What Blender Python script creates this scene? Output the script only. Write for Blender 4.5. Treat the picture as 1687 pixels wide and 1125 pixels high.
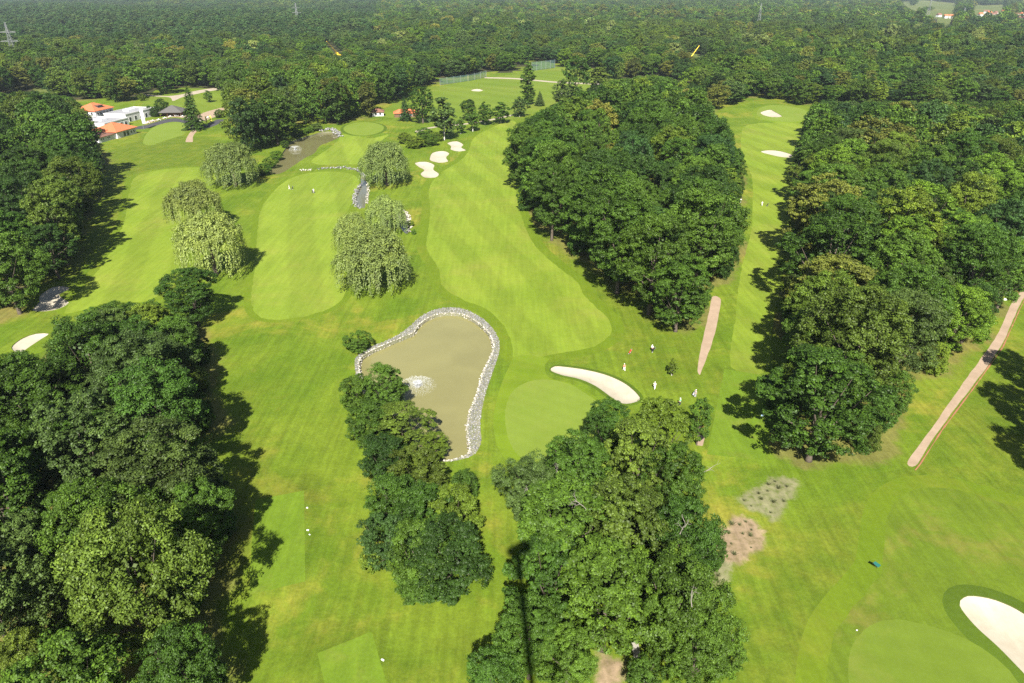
import bpy, bmesh, math, random
import numpy as np
from mathutils import Vector, Matrix, geometry

for o in list(bpy.data.objects):
    bpy.data.objects.remove(o)
SC = bpy.context.scene
COL = SC.collection
rad = math.radians

# ------------------------------------------------------------------ camera
CAM_H = 75.0
LENS = 24.0
FPX = 1687.0 * LENS / 36.0                 # focal length in photo pixels
PITCH = math.atan(587.0 / FPX)
cam_data = bpy.data.cameras.new('camera')
cam_data.lens = LENS
cam_data.sensor_width = 36.0
cam_data.clip_start = 0.5
cam_data.clip_end = 40000.0
cam = bpy.data.objects.new('camera', cam_data)
COL.objects.link(cam)
cam.location = (0, 0, CAM_H)
cam.rotation_euler = (math.pi / 2 - PITCH, 0, 0)
SC.camera = cam
CP, SP = math.cos(PITCH), math.sin(PITCH)


def ray(px, py):
    a = (px - 843.5) / FPX
    b = -(py - 562.5) / FPX
    return np.array((a, CP + b * SP, -SP + b * CP))


def G(px, py, z=0.0):
    """photo pixel -> point of the plane at height z"""
    d = ray(px, py)
    t = (CAM_H - z) / -d[2]
    return np.array((d[0] * t, d[1] * t))


def proj(P):
    """world points (n,3) -> photo pixels (n,2) and depth"""
    P = np.asarray(P, float)
    x, y, z = P[..., 0], P[..., 1], P[..., 2] - CAM_H
    dep = np.maximum(y * CP - z * SP, 1e-3)
    up = y * SP + z * CP
    return np.stack((843.5 + FPX * x / dep, 562.5 - FPX * up / dep), -1), dep


# ------------------------------------------------------------------ sky, sun, exposure
SUN_D = ray(853, 881)
SUN_D = SUN_D / np.linalg.norm(SUN_D)
world = bpy.data.worlds.new('World')
SC.world = world
world.use_nodes = True
wn = world.node_tree.nodes
wl = world.node_tree.links
wn.clear()
wo = wn.new('ShaderNodeOutputWorld')
wb = wn.new('ShaderNodeBackground')
ws = wn.new('ShaderNodeTexSky')
ws.sky_type = 'NISHITA'
ws.sun_disc = False
ws.sun_elevation = math.asin(-SUN_D[2])
ws.sun_rotation = math.pi + math.atan2(SUN_D[0], SUN_D[1])
ws.air_density = 1.0
ws.dust_density = 1.2
wb.inputs['Strength'].default_value = 0.05
wl.new(ws.outputs[0], wb.inputs[0])
wl.new(wb.outputs[0], wo.inputs[0])
sun_data = bpy.data.lights.new('sun', 'SUN')
sun_data.energy = 5.0
sun_data.angle = rad(0.53)
sun_data.color = (1.0, 0.955, 0.87)
sun = bpy.data.objects.new('sun', sun_data)
COL.objects.link(sun)
sun.location = (0, -200, 300)
sun.rotation_euler = Vector(SUN_D).to_track_quat('-Z', 'Y').to_euler()
vs = SC.view_settings
vs.view_transform = 'Standard'
vs.look = 'None'
vs.exposure = 1.4
vs.gamma = 1.0
vs.use_curve_mapping = False
SC.render.engine = 'CYCLES'
cy = SC.cycles
cy.max_bounces = 5
cy.diffuse_bounces = 2
cy.glossy_bounces = 2
cy.transmission_bounces = 3
cy.transparent_max_bounces = 12
cy.volume_bounces = 0
cy.caustics_reflective = False
cy.caustics_refractive = False
cy.use_denoising = False          # a little grain, as in the photograph
cy.use_adaptive_sampling = True
cy.adaptive_threshold = 0.012
SC.render.filter_size = 1.35
cy.sample_clamp_indirect = 6.0
SC.render.use_persistent_data = False

# ------------------------------------------------------------------ helpers
RNG = np.random.default_rng(11)
random.seed(5)


VN = {}


def vnoise(x, y, seed=0):
    if seed not in VN:
        VN[seed] = [(*np.random.default_rng(seed * 17 + k).uniform(0, 6.28, 2), 0.7 + 0.55 * k, k + 1.2) for k in range(5)]
    s = 0
    for a, b, fr, q in VN[seed]:
        s = s + np.sin(fr * (x * math.cos(a) + y * math.sin(a)) + b) / q
    return s / 2.2


def hgt(x, y):
    """gentle swell of the land; flat far away"""
    x = np.asarray(x, float)
    y = np.asarray(y, float)
    fade = np.clip((900 - np.hypot(x, y)) / 300, 0, 1)
    return 0.45 * vnoise(x / 24.0, y / 30.0, 3) * fade


def inpoly(P, poly):
    P = np.asarray(P, float)
    x, y = P[..., 0], P[..., 1]
    c = np.zeros(x.shape, bool)
    n = len(poly)
    j = n - 1
    for i in range(n):
        xi, yi = poly[i]
        xj, yj = poly[j]
        if yi != yj:
            m = ((yi > y) != (yj > y)) & (x < (xj - xi) * (y - yi) / (yj - yi) + xi)
            c ^= m
        j = i
    return c


def smooth_closed(pts, step):
    """Catmull-Rom through pts (closed), sampled about every step metres"""
    pts = np.asarray(pts, float)
    n = len(pts)
    out = []
    for i in range(n):
        p0, p1, p2, p3 = pts[i - 1], pts[i], pts[(i + 1) % n], pts[(i + 2) % n]
        k = max(1, int(np.linalg.norm(p2 - p1) / step))
        for q in range(k):
            t = q / k
            out.append(0.5 * ((2 * p1) + (-p0 + p2) * t + (2 * p0 - 5 * p1 + 4 * p2 - p3) * t * t + (-p0 + 3 * p1 - 3 * p2 + p3) * t ** 3))
    return np.array(out)


def W(pix, step=1.5, smooth=True, wob=0.0):
    """photo outline -> outline on the ground"""
    w = np.array([G(*p) for p in pix])
    if smooth:
        d = np.hypot(w[:, 0], w[:, 1]).mean()
        w = smooth_closed(w, max(step, d * 0.006))
        if wob:
            w = w + RNG.normal(size=w.shape) * wob
        return w
    out = []
    for i in range(len(w)):
        a, b = w[i], w[(i + 1) % len(w)]
        k = max(1, int(np.linalg.norm(b - a) / 6))
        out += [a + (b - a) * q / k for q in range(k)]
    return np.array(out)


def offset_poly(p, dist):
    p = np.asarray(p, float)
    a = np.roll(p, 1, 0)
    b = np.roll(p, -1, 0)
    t = b - a
    t /= np.linalg.norm(t, axis=1)[:, None] + 1e-9
    area = 0.5 * np.sum(p[:, 0] * b[:, 1] - b[:, 0] * p[:, 1])
    nrm = np.stack((t[:, 1], -t[:, 0]), 1) * (1 if area > 0 else -1)
    q = p + nrm * dist
    for _ in range(3):
        q = (np.roll(q, 1, 0) + 2 * q + np.roll(q, -1, 0)) / 4
    return q


def np_mesh(name, verts, faces, mats=None, fmat=None, attr=None, smooth=False):
    """faces: (n,k) array or list of index lists"""
    me = bpy.data.meshes.new(name)
    verts = np.asarray(verts, np.float32)
    if isinstance(faces, np.ndarray):
        n, k = faces.shape
        me.vertices.add(len(verts))
        me.vertices.foreach_set('co', verts.ravel())
        me.loops.add(n * k)
        me.loops.foreach_set('vertex_index', faces.ravel().astype(np.int32))
        me.polygons.add(n)
        me.polygons.foreach_set('loop_start', np.arange(0, n * k, k, dtype=np.int32))
        me.polygons.foreach_set('loop_total', np.full(n, k, np.int32))
    else:
        me.from_pydata([tuple(v) for v in verts], [], [tuple(int(i) for i in f) for f in faces])
    for m in (mats or []):
        me.materials.append(m)
    if fmat is not None:
        me.polygons.foreach_set('material_index', np.asarray(fmat, np.int32))
    if attr is not None:
        a = me.attributes.new('shade', 'FLOAT', 'FACE')
        a.data.foreach_set('value', np.asarray(attr, np.float32))
    me.update(calc_edges=True)
    if smooth:
        me.polygons.foreach_set('use_smooth', np.ones(len(me.polygons), bool))
    me.validate()
    return me


def link(name, me, parent=None, loc=None):
    o = bpy.data.objects.new(name, me)
    COL.objects.link(o)
    if parent is not None:
        o.parent = parent
    if loc is not None:
        o.location = loc
    return o


def tag(o, label=None, cat=None, group=None, kind=None):
    if label:
        o['label'] = label
    if cat:
        o['category'] = cat
    if group:
        o['group'] = group
    if kind:
        o['kind'] = kind
    return o


def thing(name, label, cat, loc, rz=0.0, group=None):
    o = bpy.data.objects.new(name, None)
    COL.objects.link(o)
    o.empty_display_size = 0.5
    o.location = loc
    o.rotation_euler = (0, 0, rz)
    return tag(o, label, cat, group)


class MB:
    """collects simple solids into one mesh"""

    def __init__(self):
        self.v, self.f = [], []

    def add(self, v, f):
        n = len(self.v)
        self.v += [tuple(p) for p in v]
        self.f += [tuple(i + n for i in q) for q in f]
        return self

    def box(self, x0, x1, y0, y1, z0, z1):
        v = [(x, y, z) for z in (z0, z1) for x, y in ((x0, y0), (x1, y0), (x1, y1), (x0, y1))]
        return self.add(v, [(3, 2, 1, 0), (4, 5, 6, 7), (0, 1, 5, 4), (1, 2, 6, 5), (2, 3, 7, 6), (3, 0, 4, 7)])

    def tube(self, pts, rs, n=6, cap=True):
        pts = [Vector(p) for p in pts]
        if not isinstance(rs, (list, tuple)):
            rs = [rs] * len(pts)
        v, f = [], []
        for i, p in enumerate(pts):
            d = (pts[min(i + 1, len(pts) - 1)] - pts[max(i - 1, 0)]).normalized()
            a = d.orthogonal().normalized() if abs(d.z) < 0.9 else Vector((1, 0, 0))
            a = (a - d * a.dot(d)).normalized()
            b = d.cross(a)
            for k in range(n):
                t = 2 * math.pi * k / n
                v.append(p + (a * math.cos(t) + b * math.sin(t)) * rs[i])
        for i in range(len(pts) - 1):
            for k in range(n):
                k2 = (k + 1) % n
                f.append((i * n + k, i * n + k2, (i + 1) * n + k2, (i + 1) * n + k))
        if cap:
            f.append(tuple(range(n))[::-1])
            f.append(tuple((len(pts) - 1) * n + k for k in range(n)))
        return self.add(v, f)

    def mesh(self, name, mat, smooth=False):
        return np_mesh(name, np.array(self.v), self.f, [mat], smooth=smooth)

    def obj(self, name, mat, parent=None, smooth=False, loc=None):
        return link(name, self.mesh(name, mat, smooth), parent, loc)


def ordinal(n):
    suf = 'th' if 10 <= n % 100 <= 20 else {1: 'st', 2: 'nd', 3: 'rd'}.get(n % 10, 'th')
    return f'{n}{suf}'


# ------------------------------------------------------------------ materials
def new_mat(name):
    m = bpy.data.materials.new(name)
    m.use_nodes = True
    nt = m.node_tree
    nt.nodes.clear()
    out = nt.nodes.new('ShaderNodeOutputMaterial')
    bs = nt.nodes.new('ShaderNodeBsdfPrincipled')
    nt.links.new(bs.outputs[0], out.inputs[0])
    return m, nt, bs, out


def nd(nt, typ, **kw):
    n = nt.nodes.new(typ)
    for k, v in kw.items():
        if k in ('inputs',):
            for kk, vv in v.items():
                n.inputs[kk].default_value = vv
        else:
            setattr(n, k, v)
    return n


def mixrgb(nt, fac, a, b, blend='MIX'):
    n = nt.nodes.new('ShaderNodeMix')
    n.data_type = 'RGBA'
    n.blend_type = blend
    for sock, val in ((n.inputs[0], fac), (n.inputs[6], a), (n.inputs[7], b)):
        if hasattr(val, 'links'):
            nt.links.new(val, sock)
        elif isinstance(val, (int, float)):
            sock.default_value = val
        else:
            sock.default_value = (*val, 1.0) if len(val) == 3 else val
    return n.outputs[2]


def mth(nt, op, a, b=None, c=None):
    n = nt.nodes.new('ShaderNodeMath')
    n.operation = op
    for i, val in enumerate((a, b, c)):
        if val is None:
            continue
        if hasattr(val, 'links'):
            nt.links.new(val, n.inputs[i])
        else:
            n.inputs[i].default_value = val
    return n.outputs[0]


def noise(nt, pos, scale, detail=4.0, rough=0.55, dist=0.0):
    n = nt.nodes.new('ShaderNodeTexNoise')
    n.inputs['Scale'].default_value = scale
    n.inputs['Detail'].default_value = detail
    n.inputs['Roughness'].default_value = rough
    n.inputs['Distortion'].default_value = dist
    nt.links.new(pos, n.inputs['Vector'])
    return n.outputs[0]


def ramp(nt, x, lo, hi):
    n = nt.nodes.new('ShaderNodeMapRange')
    n.interpolation_type = 'SMOOTHSTEP'
    nt.links.new(x, n.inputs[0])
    n.inputs[1].default_value = lo
    n.inputs[2].default_value = hi
    return n.outputs[0]


def grass_mat(name, base, alt, dry=None, dry_amt=0.5, stripe=None, sc=0.05, grain=0.35, bump=0.0, streak=None, litter=False):
    m, nt, bs, out = new_mat(name)
    pos = nd(nt, 'ShaderNodeNewGeometry').outputs['Position']
    n1 = ramp(nt, noise(nt, pos, sc, 5), 0.32, 0.68)
    col = mixrgb(nt, n1, base, alt)
    if dry is not None:
        n2 = noise(nt, pos, sc * 0.8, 7, 0.62, 0.6)
        n3 = noise(nt, pos, sc * 5.5, 4)
        d = ramp(nt, mth(nt, 'ADD', n2, mth(nt, 'MULTIPLY', n3, 0.25)), 0.62, 0.86)
        col = mixrgb(nt, mth(nt, 'MULTIPLY', d, dry_amt), col, dry)
    if litter:                               # fallen leaves and bare earth under the woods
        la = nd(nt, 'ShaderNodeAttribute', attribute_type='GEOMETRY', attribute_name='litter')
        k = ramp(nt, mth(nt, 'ADD', la.outputs['Fac'], mth(nt, 'MULTIPLY', mth(nt, 'SUBTRACT', noise(nt, pos, 0.4, 4), 0.5), 0.9)), 0.3, 0.8)
        col = mixrgb(nt, mth(nt, 'MULTIPLY', k, 0.6), col, (0.135, 0.105, 0.04))
        lu = nd(nt, 'ShaderNodeAttribute', attribute_type='GEOMETRY', attribute_name='lush_dim')  # greener, darker rough by region; part of it is shade put into the colour
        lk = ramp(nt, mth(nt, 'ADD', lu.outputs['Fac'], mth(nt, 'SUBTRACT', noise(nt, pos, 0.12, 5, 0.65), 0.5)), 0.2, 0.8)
        lush_dim = mixrgb(nt, ramp(nt, noise(nt, pos, 0.16, 6, 0.65), 0.35, 0.7), (0.068, 0.108, 0.007), (0.108, 0.135, 0.012))
        col = mixrgb(nt, mth(nt, 'MULTIPLY', lk, 0.85), col, lush_dim)
        # bare beds with ragged borders
        rg_ = mth(nt, 'SUBTRACT', mth(nt, 'ADD', mth(nt, 'MULTIPLY', noise(nt, pos, 0.35, 6, 0.7), 1.2), mth(nt, 'MULTIPLY', noise(nt, pos, 2.2, 4, 0.7), 0.6)), 0.9)
        for an, c0, c1 in (('bed_b', (0.17, 0.165, 0.085), (0.085, 0.105, 0.025)), ('bed_a', (0.25, 0.185, 0.115), (0.13, 0.105, 0.05))):
            ba = nd(nt, 'ShaderNodeAttribute', attribute_type='GEOMETRY', attribute_name=an)
            kk = ramp(nt, mth(nt, 'ADD', ba.outputs['Fac'], rg_), 0.25, 0.75)
            soil = mixrgb(nt, ramp(nt, noise(nt, pos, 1.1, 5, 0.7), 0.42, 0.7), c0, c1)
            col = mixrgb(nt, kk, col, soil)
    if streak is not None:                   # faint mower and wheel lines
        ang, per, amt = streak
        mp = nd(nt, 'ShaderNodeMapping')
        mp.inputs['Rotation'].default_value = (0, 0, ang)
        mp.inputs['Scale'].default_value = (1.0 / per, 0.06 / per, 1)
        nt.links.new(pos, mp.inputs[0])
        s = noise(nt, mp.outputs[0], 1.0, 3, 0.6)
        k = mth(nt, 'ADD', 1.0 - amt * 0.5, mth(nt, 'MULTIPLY', s, amt))
        col = mixrgb(nt, 1.0, col, nd_rgb(nt, k), 'MULTIPLY')
    if stripe is not None:
        ang, per, amt = stripe
        sx = nd(nt, 'ShaderNodeSeparateXYZ')
        nt.links.new(pos, sx.inputs[0])
        u = mth(nt, 'ADD', mth(nt, 'MULTIPLY', sx.outputs[0], math.cos(ang)), mth(nt, 'MULTIPLY', sx.outputs[1], math.sin(ang)))
        u = mth(nt, 'ADD', u, mth(nt, 'MULTIPLY', noise(nt, pos, 0.03, 2), 5.0))
        s = mth(nt, 'SINE', mth(nt, 'MULTIPLY', u, math.pi / per))
        s = ramp(nt, s, -0.35, 0.35)
        k = mth(nt, 'ADD', 1.0 - amt * 0.5, mth(nt, 'MULTIPLY', s, amt))
        col = mixrgb(nt, 1.0, col, nd_rgb(nt, k), 'MULTIPLY')
    g = mth(nt, 'ADD', mth(nt, 'MULTIPLY', noise(nt, pos, 2.2, 6, 0.75), 0.6), mth(nt, 'MULTIPLY', noise(nt, pos, 0.5, 5, 0.7), 0.4))
    k = mth(nt, 'ADD', 1.0 - grain, mth(nt, 'MULTIPLY', g, grain * 2.0))
    col = mixrgb(nt, 1.0, col, nd_rgb(nt, k), 'MULTIPLY')
    nt.links.new(col, bs.inputs['Base Color'])
    bs.inputs['Roughness'].default_value = 0.85
    bs.inputs['Specular IOR Level'].default_value = 0.12
    if bump:
        b = nd(nt, 'ShaderNodeBump')
        b.inputs['Strength'].default_value = 0.7
        b.inputs['Distance'].default_value = bump
        nt.links.new(noise(nt, pos, 0.9, 6, 0.7), b.inputs['Height'])
        nt.links.new(b.outputs[0], bs.inputs['Normal'])
    return m


def nd_rgb(nt, val):
    c = nt.nodes.new('ShaderNodeCombineColor')
    for i in range(3):
        nt.links.new(val, c.inputs[i])
    return c.outputs[0]


def plain(name, col, rough=0.7, var=0.15, sc=1.0, metal=0.0, spec=0.3, bump=0.0):
    m, nt, bs, out = new_mat(name)
    tc = nd(nt, 'ShaderNodeTexCoord').outputs['Object']
    n = noise(nt, tc, sc, 5, 0.6)
    k = mth(nt, 'ADD', 1.0 - var, mth(nt, 'MULTIPLY', n, 2 * var))
    c = mixrgb(nt, 1.0, col, nd_rgb(nt, k), 'MULTIPLY')
    nt.links.new(c, bs.inputs['Base Color'])
    bs.inputs['Roughness'].default_value = rough
    bs.inputs['Metallic'].default_value = metal
    bs.inputs['Specular IOR Level'].default_value = spec
    if bump:
        b = nd(nt, 'ShaderNodeBump')
        b.inputs['Distance'].default_value = bump
        nt.links.new(n, b.inputs['Height'])
        nt.links.new(b.outputs[0], bs.inputs['Normal'])
    return m


def leaf_mat(name, transl=0.09, spec=0.16, rough=0.5, var=0.95):
    m, nt, bs, out = new_mat(name)
    at = nd(nt, 'ShaderNodeAttribute', attribute_type='INSTANCER', attribute_name='tone')
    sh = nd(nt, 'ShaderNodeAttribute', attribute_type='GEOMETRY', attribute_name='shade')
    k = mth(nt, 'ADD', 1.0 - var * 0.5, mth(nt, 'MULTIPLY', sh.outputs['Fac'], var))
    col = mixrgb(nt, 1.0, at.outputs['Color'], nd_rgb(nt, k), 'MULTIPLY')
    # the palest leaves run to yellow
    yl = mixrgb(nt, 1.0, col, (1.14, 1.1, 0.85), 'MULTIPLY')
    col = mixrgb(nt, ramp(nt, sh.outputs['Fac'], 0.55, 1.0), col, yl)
    nt.links.new(col, bs.inputs['Base Color'])
    bs.inputs['Roughness'].default_value = rough
    bs.inputs['Specular IOR Level'].default_value = spec
    tr = nd(nt, 'ShaderNodeBsdfTranslucent')
    tcol = mixrgb(nt, 1.0, col, (1.3, 1.35, 0.6), 'MULTIPLY')
    nt.links.new(tcol, tr.inputs[0])
    mx = nd(nt, 'ShaderNodeMixShader')
    mx.inputs[0].default_value = transl
    nt.links.new(bs.outputs[0], mx.inputs[1])
    nt.links.new(tr.outputs[0], mx.inputs[2])
    nt.links.new(mx.outputs[0], out.inputs[0])
    return m


M = {}
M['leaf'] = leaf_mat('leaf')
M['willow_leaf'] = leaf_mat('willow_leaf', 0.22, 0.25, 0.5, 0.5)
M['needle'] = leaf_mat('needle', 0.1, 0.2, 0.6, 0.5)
M['bark'] = plain('bark', (0.09, 0.072, 0.055), 0.9, 0.35, 3.0, bump=0.05)
M['birch_bark'] = plain('birch_bark', (0.5, 0.48, 0.44), 0.8, 0.35, 4.0)
M['dead_wood'] = plain('dead_wood', (0.2, 0.175, 0.15), 0.9, 0.2, 4.0)

GR_ROUGH = (0.112, 0.156, 0.012)
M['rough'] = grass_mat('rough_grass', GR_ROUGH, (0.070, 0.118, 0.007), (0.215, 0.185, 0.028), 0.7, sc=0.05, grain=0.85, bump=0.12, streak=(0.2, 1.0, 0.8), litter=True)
M['fairway'] = grass_mat('fairway_grass', (0.146, 0.194, 0.019), (0.118, 0.172, 0.014), (0.2, 0.19, 0.04), 0.35, stripe=(0.32, 7.0, 0.12), sc=0.045, grain=0.5, streak=(0.3, 1.2, 0.5))
M['fairway_b'] = grass_mat('fairway_grass_long', (0.150, 0.2, 0.021), (0.122, 0.176, 0.016), (0.2, 0.19, 0.04), 0.35, stripe=(0.28, 9.0, 0.13), sc=0.045, grain=0.5, streak=(0.28, 1.4, 0.5))
M['fairway_f'] = grass_mat('fairway_grass_dry_dim', (0.092, 0.135, 0.01), (0.078, 0.118, 0.009), (0.17, 0.14, 0.035), 0.5, stripe=(0.9, 6.0, 0.06), sc=0.09, grain=0.6, streak=(1.3, 1.2, 0.6))  # corner shading put into the base colour; dry patches are the turf's own
M['semi'] = grass_mat('semi_rough_grass', (0.096, 0.142, 0.008), (0.084, 0.13, 0.007), (0.15, 0.15, 0.02), 0.4, sc=0.06, grain=0.5, streak=(0.3, 0.9, 0.35))
M['collar'] = grass_mat('collar_grass', (0.062, 0.1, 0.008), (0.054, 0.09, 0.007), sc=0.1, grain=0.5, bump=0.06)
M['apron'] = grass_mat('apron_grass', (0.118, 0.172, 0.011), (0.1, 0.156, 0.009), (0.17, 0.17, 0.03), 0.35, stripe=(1.2, 4.0, 0.07), sc=0.07, grain=0.35)
M['green'] = grass_mat('putting_green_grass', (0.132, 0.182, 0.024), (0.12, 0.17, 0.02), (0.17, 0.18, 0.04), 0.3, stripe=(1.0, 1.6, 0.03), sc=0.08, grain=0.22, streak=(2.2, 1.5, 0.1))
M['green_f'] = grass_mat('putting_green_grass_dim', (0.104, 0.15, 0.016), (0.094, 0.138, 0.013), (0.15, 0.16, 0.03), 0.4, stripe=(1.4, 1.6, 0.03), sc=0.1, grain=0.25, streak=(0.4, 1.5, 0.12))  # same turf as the other greens, corner shading put into its colour
M['tee'] = grass_mat('tee_grass', (0.1, 0.156, 0.012), (0.088, 0.144, 0.01), (0.15, 0.15, 0.03), 0.35, stripe=(0.1, 1.5, 0.05), sc=0.16, grain=0.6, streak=(0.1, 0.7, 0.35))
M['range'] = grass_mat('range_grass', (0.115, 0.16, 0.016), (0.094, 0.142, 0.012), (0.16, 0.155, 0.03), 0.4, stripe=(0.9, 12.0, 0.08), sc=0.02, grain=0.3)
M['field'] = grass_mat('field_grass', (0.10, 0.12, 0.03), (0.075, 0.1, 0.024), (0.17, 0.14, 0.05), 0.5, sc=0.006, grain=0.3)
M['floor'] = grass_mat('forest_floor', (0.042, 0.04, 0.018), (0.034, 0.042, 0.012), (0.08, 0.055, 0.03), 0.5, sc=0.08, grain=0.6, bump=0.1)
M['sand'] = grass_mat('bunker_sand', (0.385, 0.345, 0.265), (0.345, 0.31, 0.235), (0.29, 0.245, 0.175), 0.5, sc=0.22, grain=0.16, streak=(0.7, 0.35, 0.14))
M['path'] = grass_mat('path_gravel', (0.31, 0.232, 0.165), (0.27, 0.2, 0.14), (0.22, 0.165, 0.105), 0.5, sc=0.3, grain=0.3)
M['track'] = grass_mat('track_gravel', (0.34, 0.29, 0.22), (0.28, 0.24, 0.18), sc=0.2, grain=0.25)
M['asphalt'] = grass_mat('asphalt', (0.05, 0.05, 0.055), (0.062, 0.06, 0.064), sc=0.2, grain=0.2)
M['soil'] = grass_mat('bed_soil', (0.235, 0.185, 0.12), (0.2, 0.16, 0.1), (0.14, 0.13, 0.06), 0.7, sc=0.35, grain=0.6, bump=0.08)
M['soil_grey'] = grass_mat('bed_gravel', (0.2, 0.19, 0.13), (0.16, 0.165, 0.1), (0.1, 0.12, 0.04), 0.7, sc=0.35, grain=0.6, bump=0.08)
M['lip'] = plain('bunker_lip', (0.07, 0.085, 0.02), 0.9, 0.3, 1.5)
M['red_edge'] = plain('path_edge', (0.26, 0.11, 0.06), 0.9, 0.3, 1.0)


def stone_mat(name, dark, pale):
    m, nt, bs, out = new_mat(name)
    sh = nd(nt, 'ShaderNodeAttribute', attribute_type='GEOMETRY', attribute_name='shade')
    pos = nd(nt, 'ShaderNodeNewGeometry').outputs['Position']
    c = mixrgb(nt, sh.outputs['Fac'], dark, pale)
    st = ramp(nt, noise(nt, pos, 0.5, 5, 0.7), 0.5, 0.72)
    c = mixrgb(nt, mth(nt, 'MULTIPLY', st, 0.55), c, (0.12, 0.115, 0.06))
    nt.links.new(c, bs.inputs['Base Color'])
    bs.inputs['Roughness'].default_value = 0.9
    return m


M['stone'] = stone_mat('grey_stone', (0.09, 0.09, 0.09), (0.29, 0.285, 0.275))
M['white_stone'] = stone_mat('white_stone', (0.2, 0.185, 0.155), (0.5, 0.465, 0.4))
M['plaster'] = plain('white_plaster', (0.56, 0.555, 0.54), 0.8, 0.06, 0.4)
M['roof'] = plain('orange_roof_tiles', (0.42, 0.13, 0.055), 0.8, 0.2, 1.2)
M['roof_dark'] = plain('brown_roof_tiles', (0.16, 0.08, 0.055), 0.85, 0.25, 1.0)
M['flat_roof'] = plain('flat_roof_felt', (0.24, 0.24, 0.25), 0.9, 0.12, 0.5)
M['slate'] = plain('grey_roof', (0.09, 0.085, 0.08), 0.85, 0.2, 0.8)
M['wood'] = plain('brown_boards', (0.13, 0.075, 0.045), 0.8, 0.25, 1.5)
M['glass'] = plain('dark_glass', (0.03, 0.04, 0.05), 0.08, 0.1, 1.0, spec=0.6)
M['steel'] = plain('galvanised_steel', (0.24, 0.25, 0.25), 0.6, 0.1, 0.5, metal=0.2)
M['yellow'] = plain('yellow_paint', (0.8, 0.56, 0.03), 0.5, 0.08, 0.5)
M['white'] = plain('white_paint', (0.78, 0.78, 0.77), 0.6, 0.05, 2.0)
M['black'] = plain('black_rubber', (0.02, 0.02, 0.022), 0.7, 0.2, 3.0)
M['teal'] = plain('teal_cloth', (0.01, 0.09, 0.08), 0.7, 0.2, 3.0)
M['blue'] = plain('pale_blue_paint', (0.32, 0.45, 0.6), 0.5, 0.1, 3.0)
M['red'] = plain('red_cloth', (0.5, 0.06, 0.035), 0.7, 0.15, 3.0)
M['flag_yellow'] = plain('yellow_cloth', (0.62, 0.6, 0.08), 0.7, 0.1, 3.0)
M['skin'] = plain('skin', (0.5, 0.3, 0.21), 0.6, 0.05, 3.0)


def water_mat(name, col, rough=0.08):
    m, nt, bs, out = new_mat(name)
    pos = nd(nt, 'ShaderNodeNewGeometry').outputs['Position']
    n = ramp(nt, noise(nt, pos, 0.05, 5, 0.6, 0.8), 0.3, 0.7)
    c = mixrgb(nt, n, col, tuple(v * 0.86 for v in col))
    nt.links.new(c, bs.inputs['Base Color'])
    bs.inputs['Roughness'].default_value = rough
    bs.inputs['IOR'].default_value = 1.33
    b = nd(nt, 'ShaderNodeBump')
    b.inputs['Distance'].default_value = 0.03
    b.inputs['Strength'].default_value = 0.35
    nt.links.new(noise(nt, pos, 1.4, 4, 0.6), b.inputs['Height'])
    nt.links.new(b.outputs[0], bs.inputs['Normal'])
    return m


M['water'] = water_mat('pond_water', (0.19, 0.178, 0.072), 0.05)
M['water_far'] = water_mat('far_pond_water', (0.13, 0.122, 0.054), 0.05)
M['creek'] = water_mat('creek_water', (0.12, 0.12, 0.08))


def see_through(name, col, alpha):
    m, nt, bs, out = new_mat(name)
    bs.inputs['Base Color'].default_value = (*col, 1)
    bs.inputs['Roughness'].default_value = 0.7
    t = nd(nt, 'ShaderNodeBsdfTransparent')
    mx = nd(nt, 'ShaderNodeMixShader')
    mx.inputs[0].default_value = alpha
    nt.links.new(t.outputs[0], mx.inputs[1])
    nt.links.new(bs.outputs[0], mx.inputs[2])
    nt.links.new(mx.outputs[0], out.inputs[0])
    return m


M['net'] = see_through('blue_green_net', (0.08, 0.15, 0.15), 0.3)
M['spray'] = see_through('water_spray', (0.8, 0.82, 0.82), 0.14)

# ------------------------------------------------------------------ tree prototypes
def unit(v):
    return v / (np.linalg.norm(v, axis=-1, keepdims=True) + 1e-9)


def leaf_cards(P, N, size, rng, asp=0.62, tang=None):
    n = len(P)
    N = unit(N)
    t = unit(rng.normal(size=(n, 3))) if tang is None else tang
    t = unit(t - N * np.sum(t * N, 1)[:, None])
    b = np.cross(N, t)
    s = (size * rng.uniform(0.7, 1.3, n))[:, None]
    V = np.stack((P - t * s * 0.5, P + b * s * asp * 0.5 + N * s * 0.12, P + t * s * 0.5, P - b * s * asp * 0.5 + N * s * 0.12), 1)
    return V.reshape(-1, 3)


def lump(d, rng, k=6):
    """smooth random bumps over directions d"""
    s = np.zeros(len(d))
    for _ in range(k):
        a = unit(rng.normal(size=3))
        s += np.sin(rng.uniform(1.5, 4.0) * (d @ a) + rng.uniform(0, 6.28))
    return s / math.sqrt(k)


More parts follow.
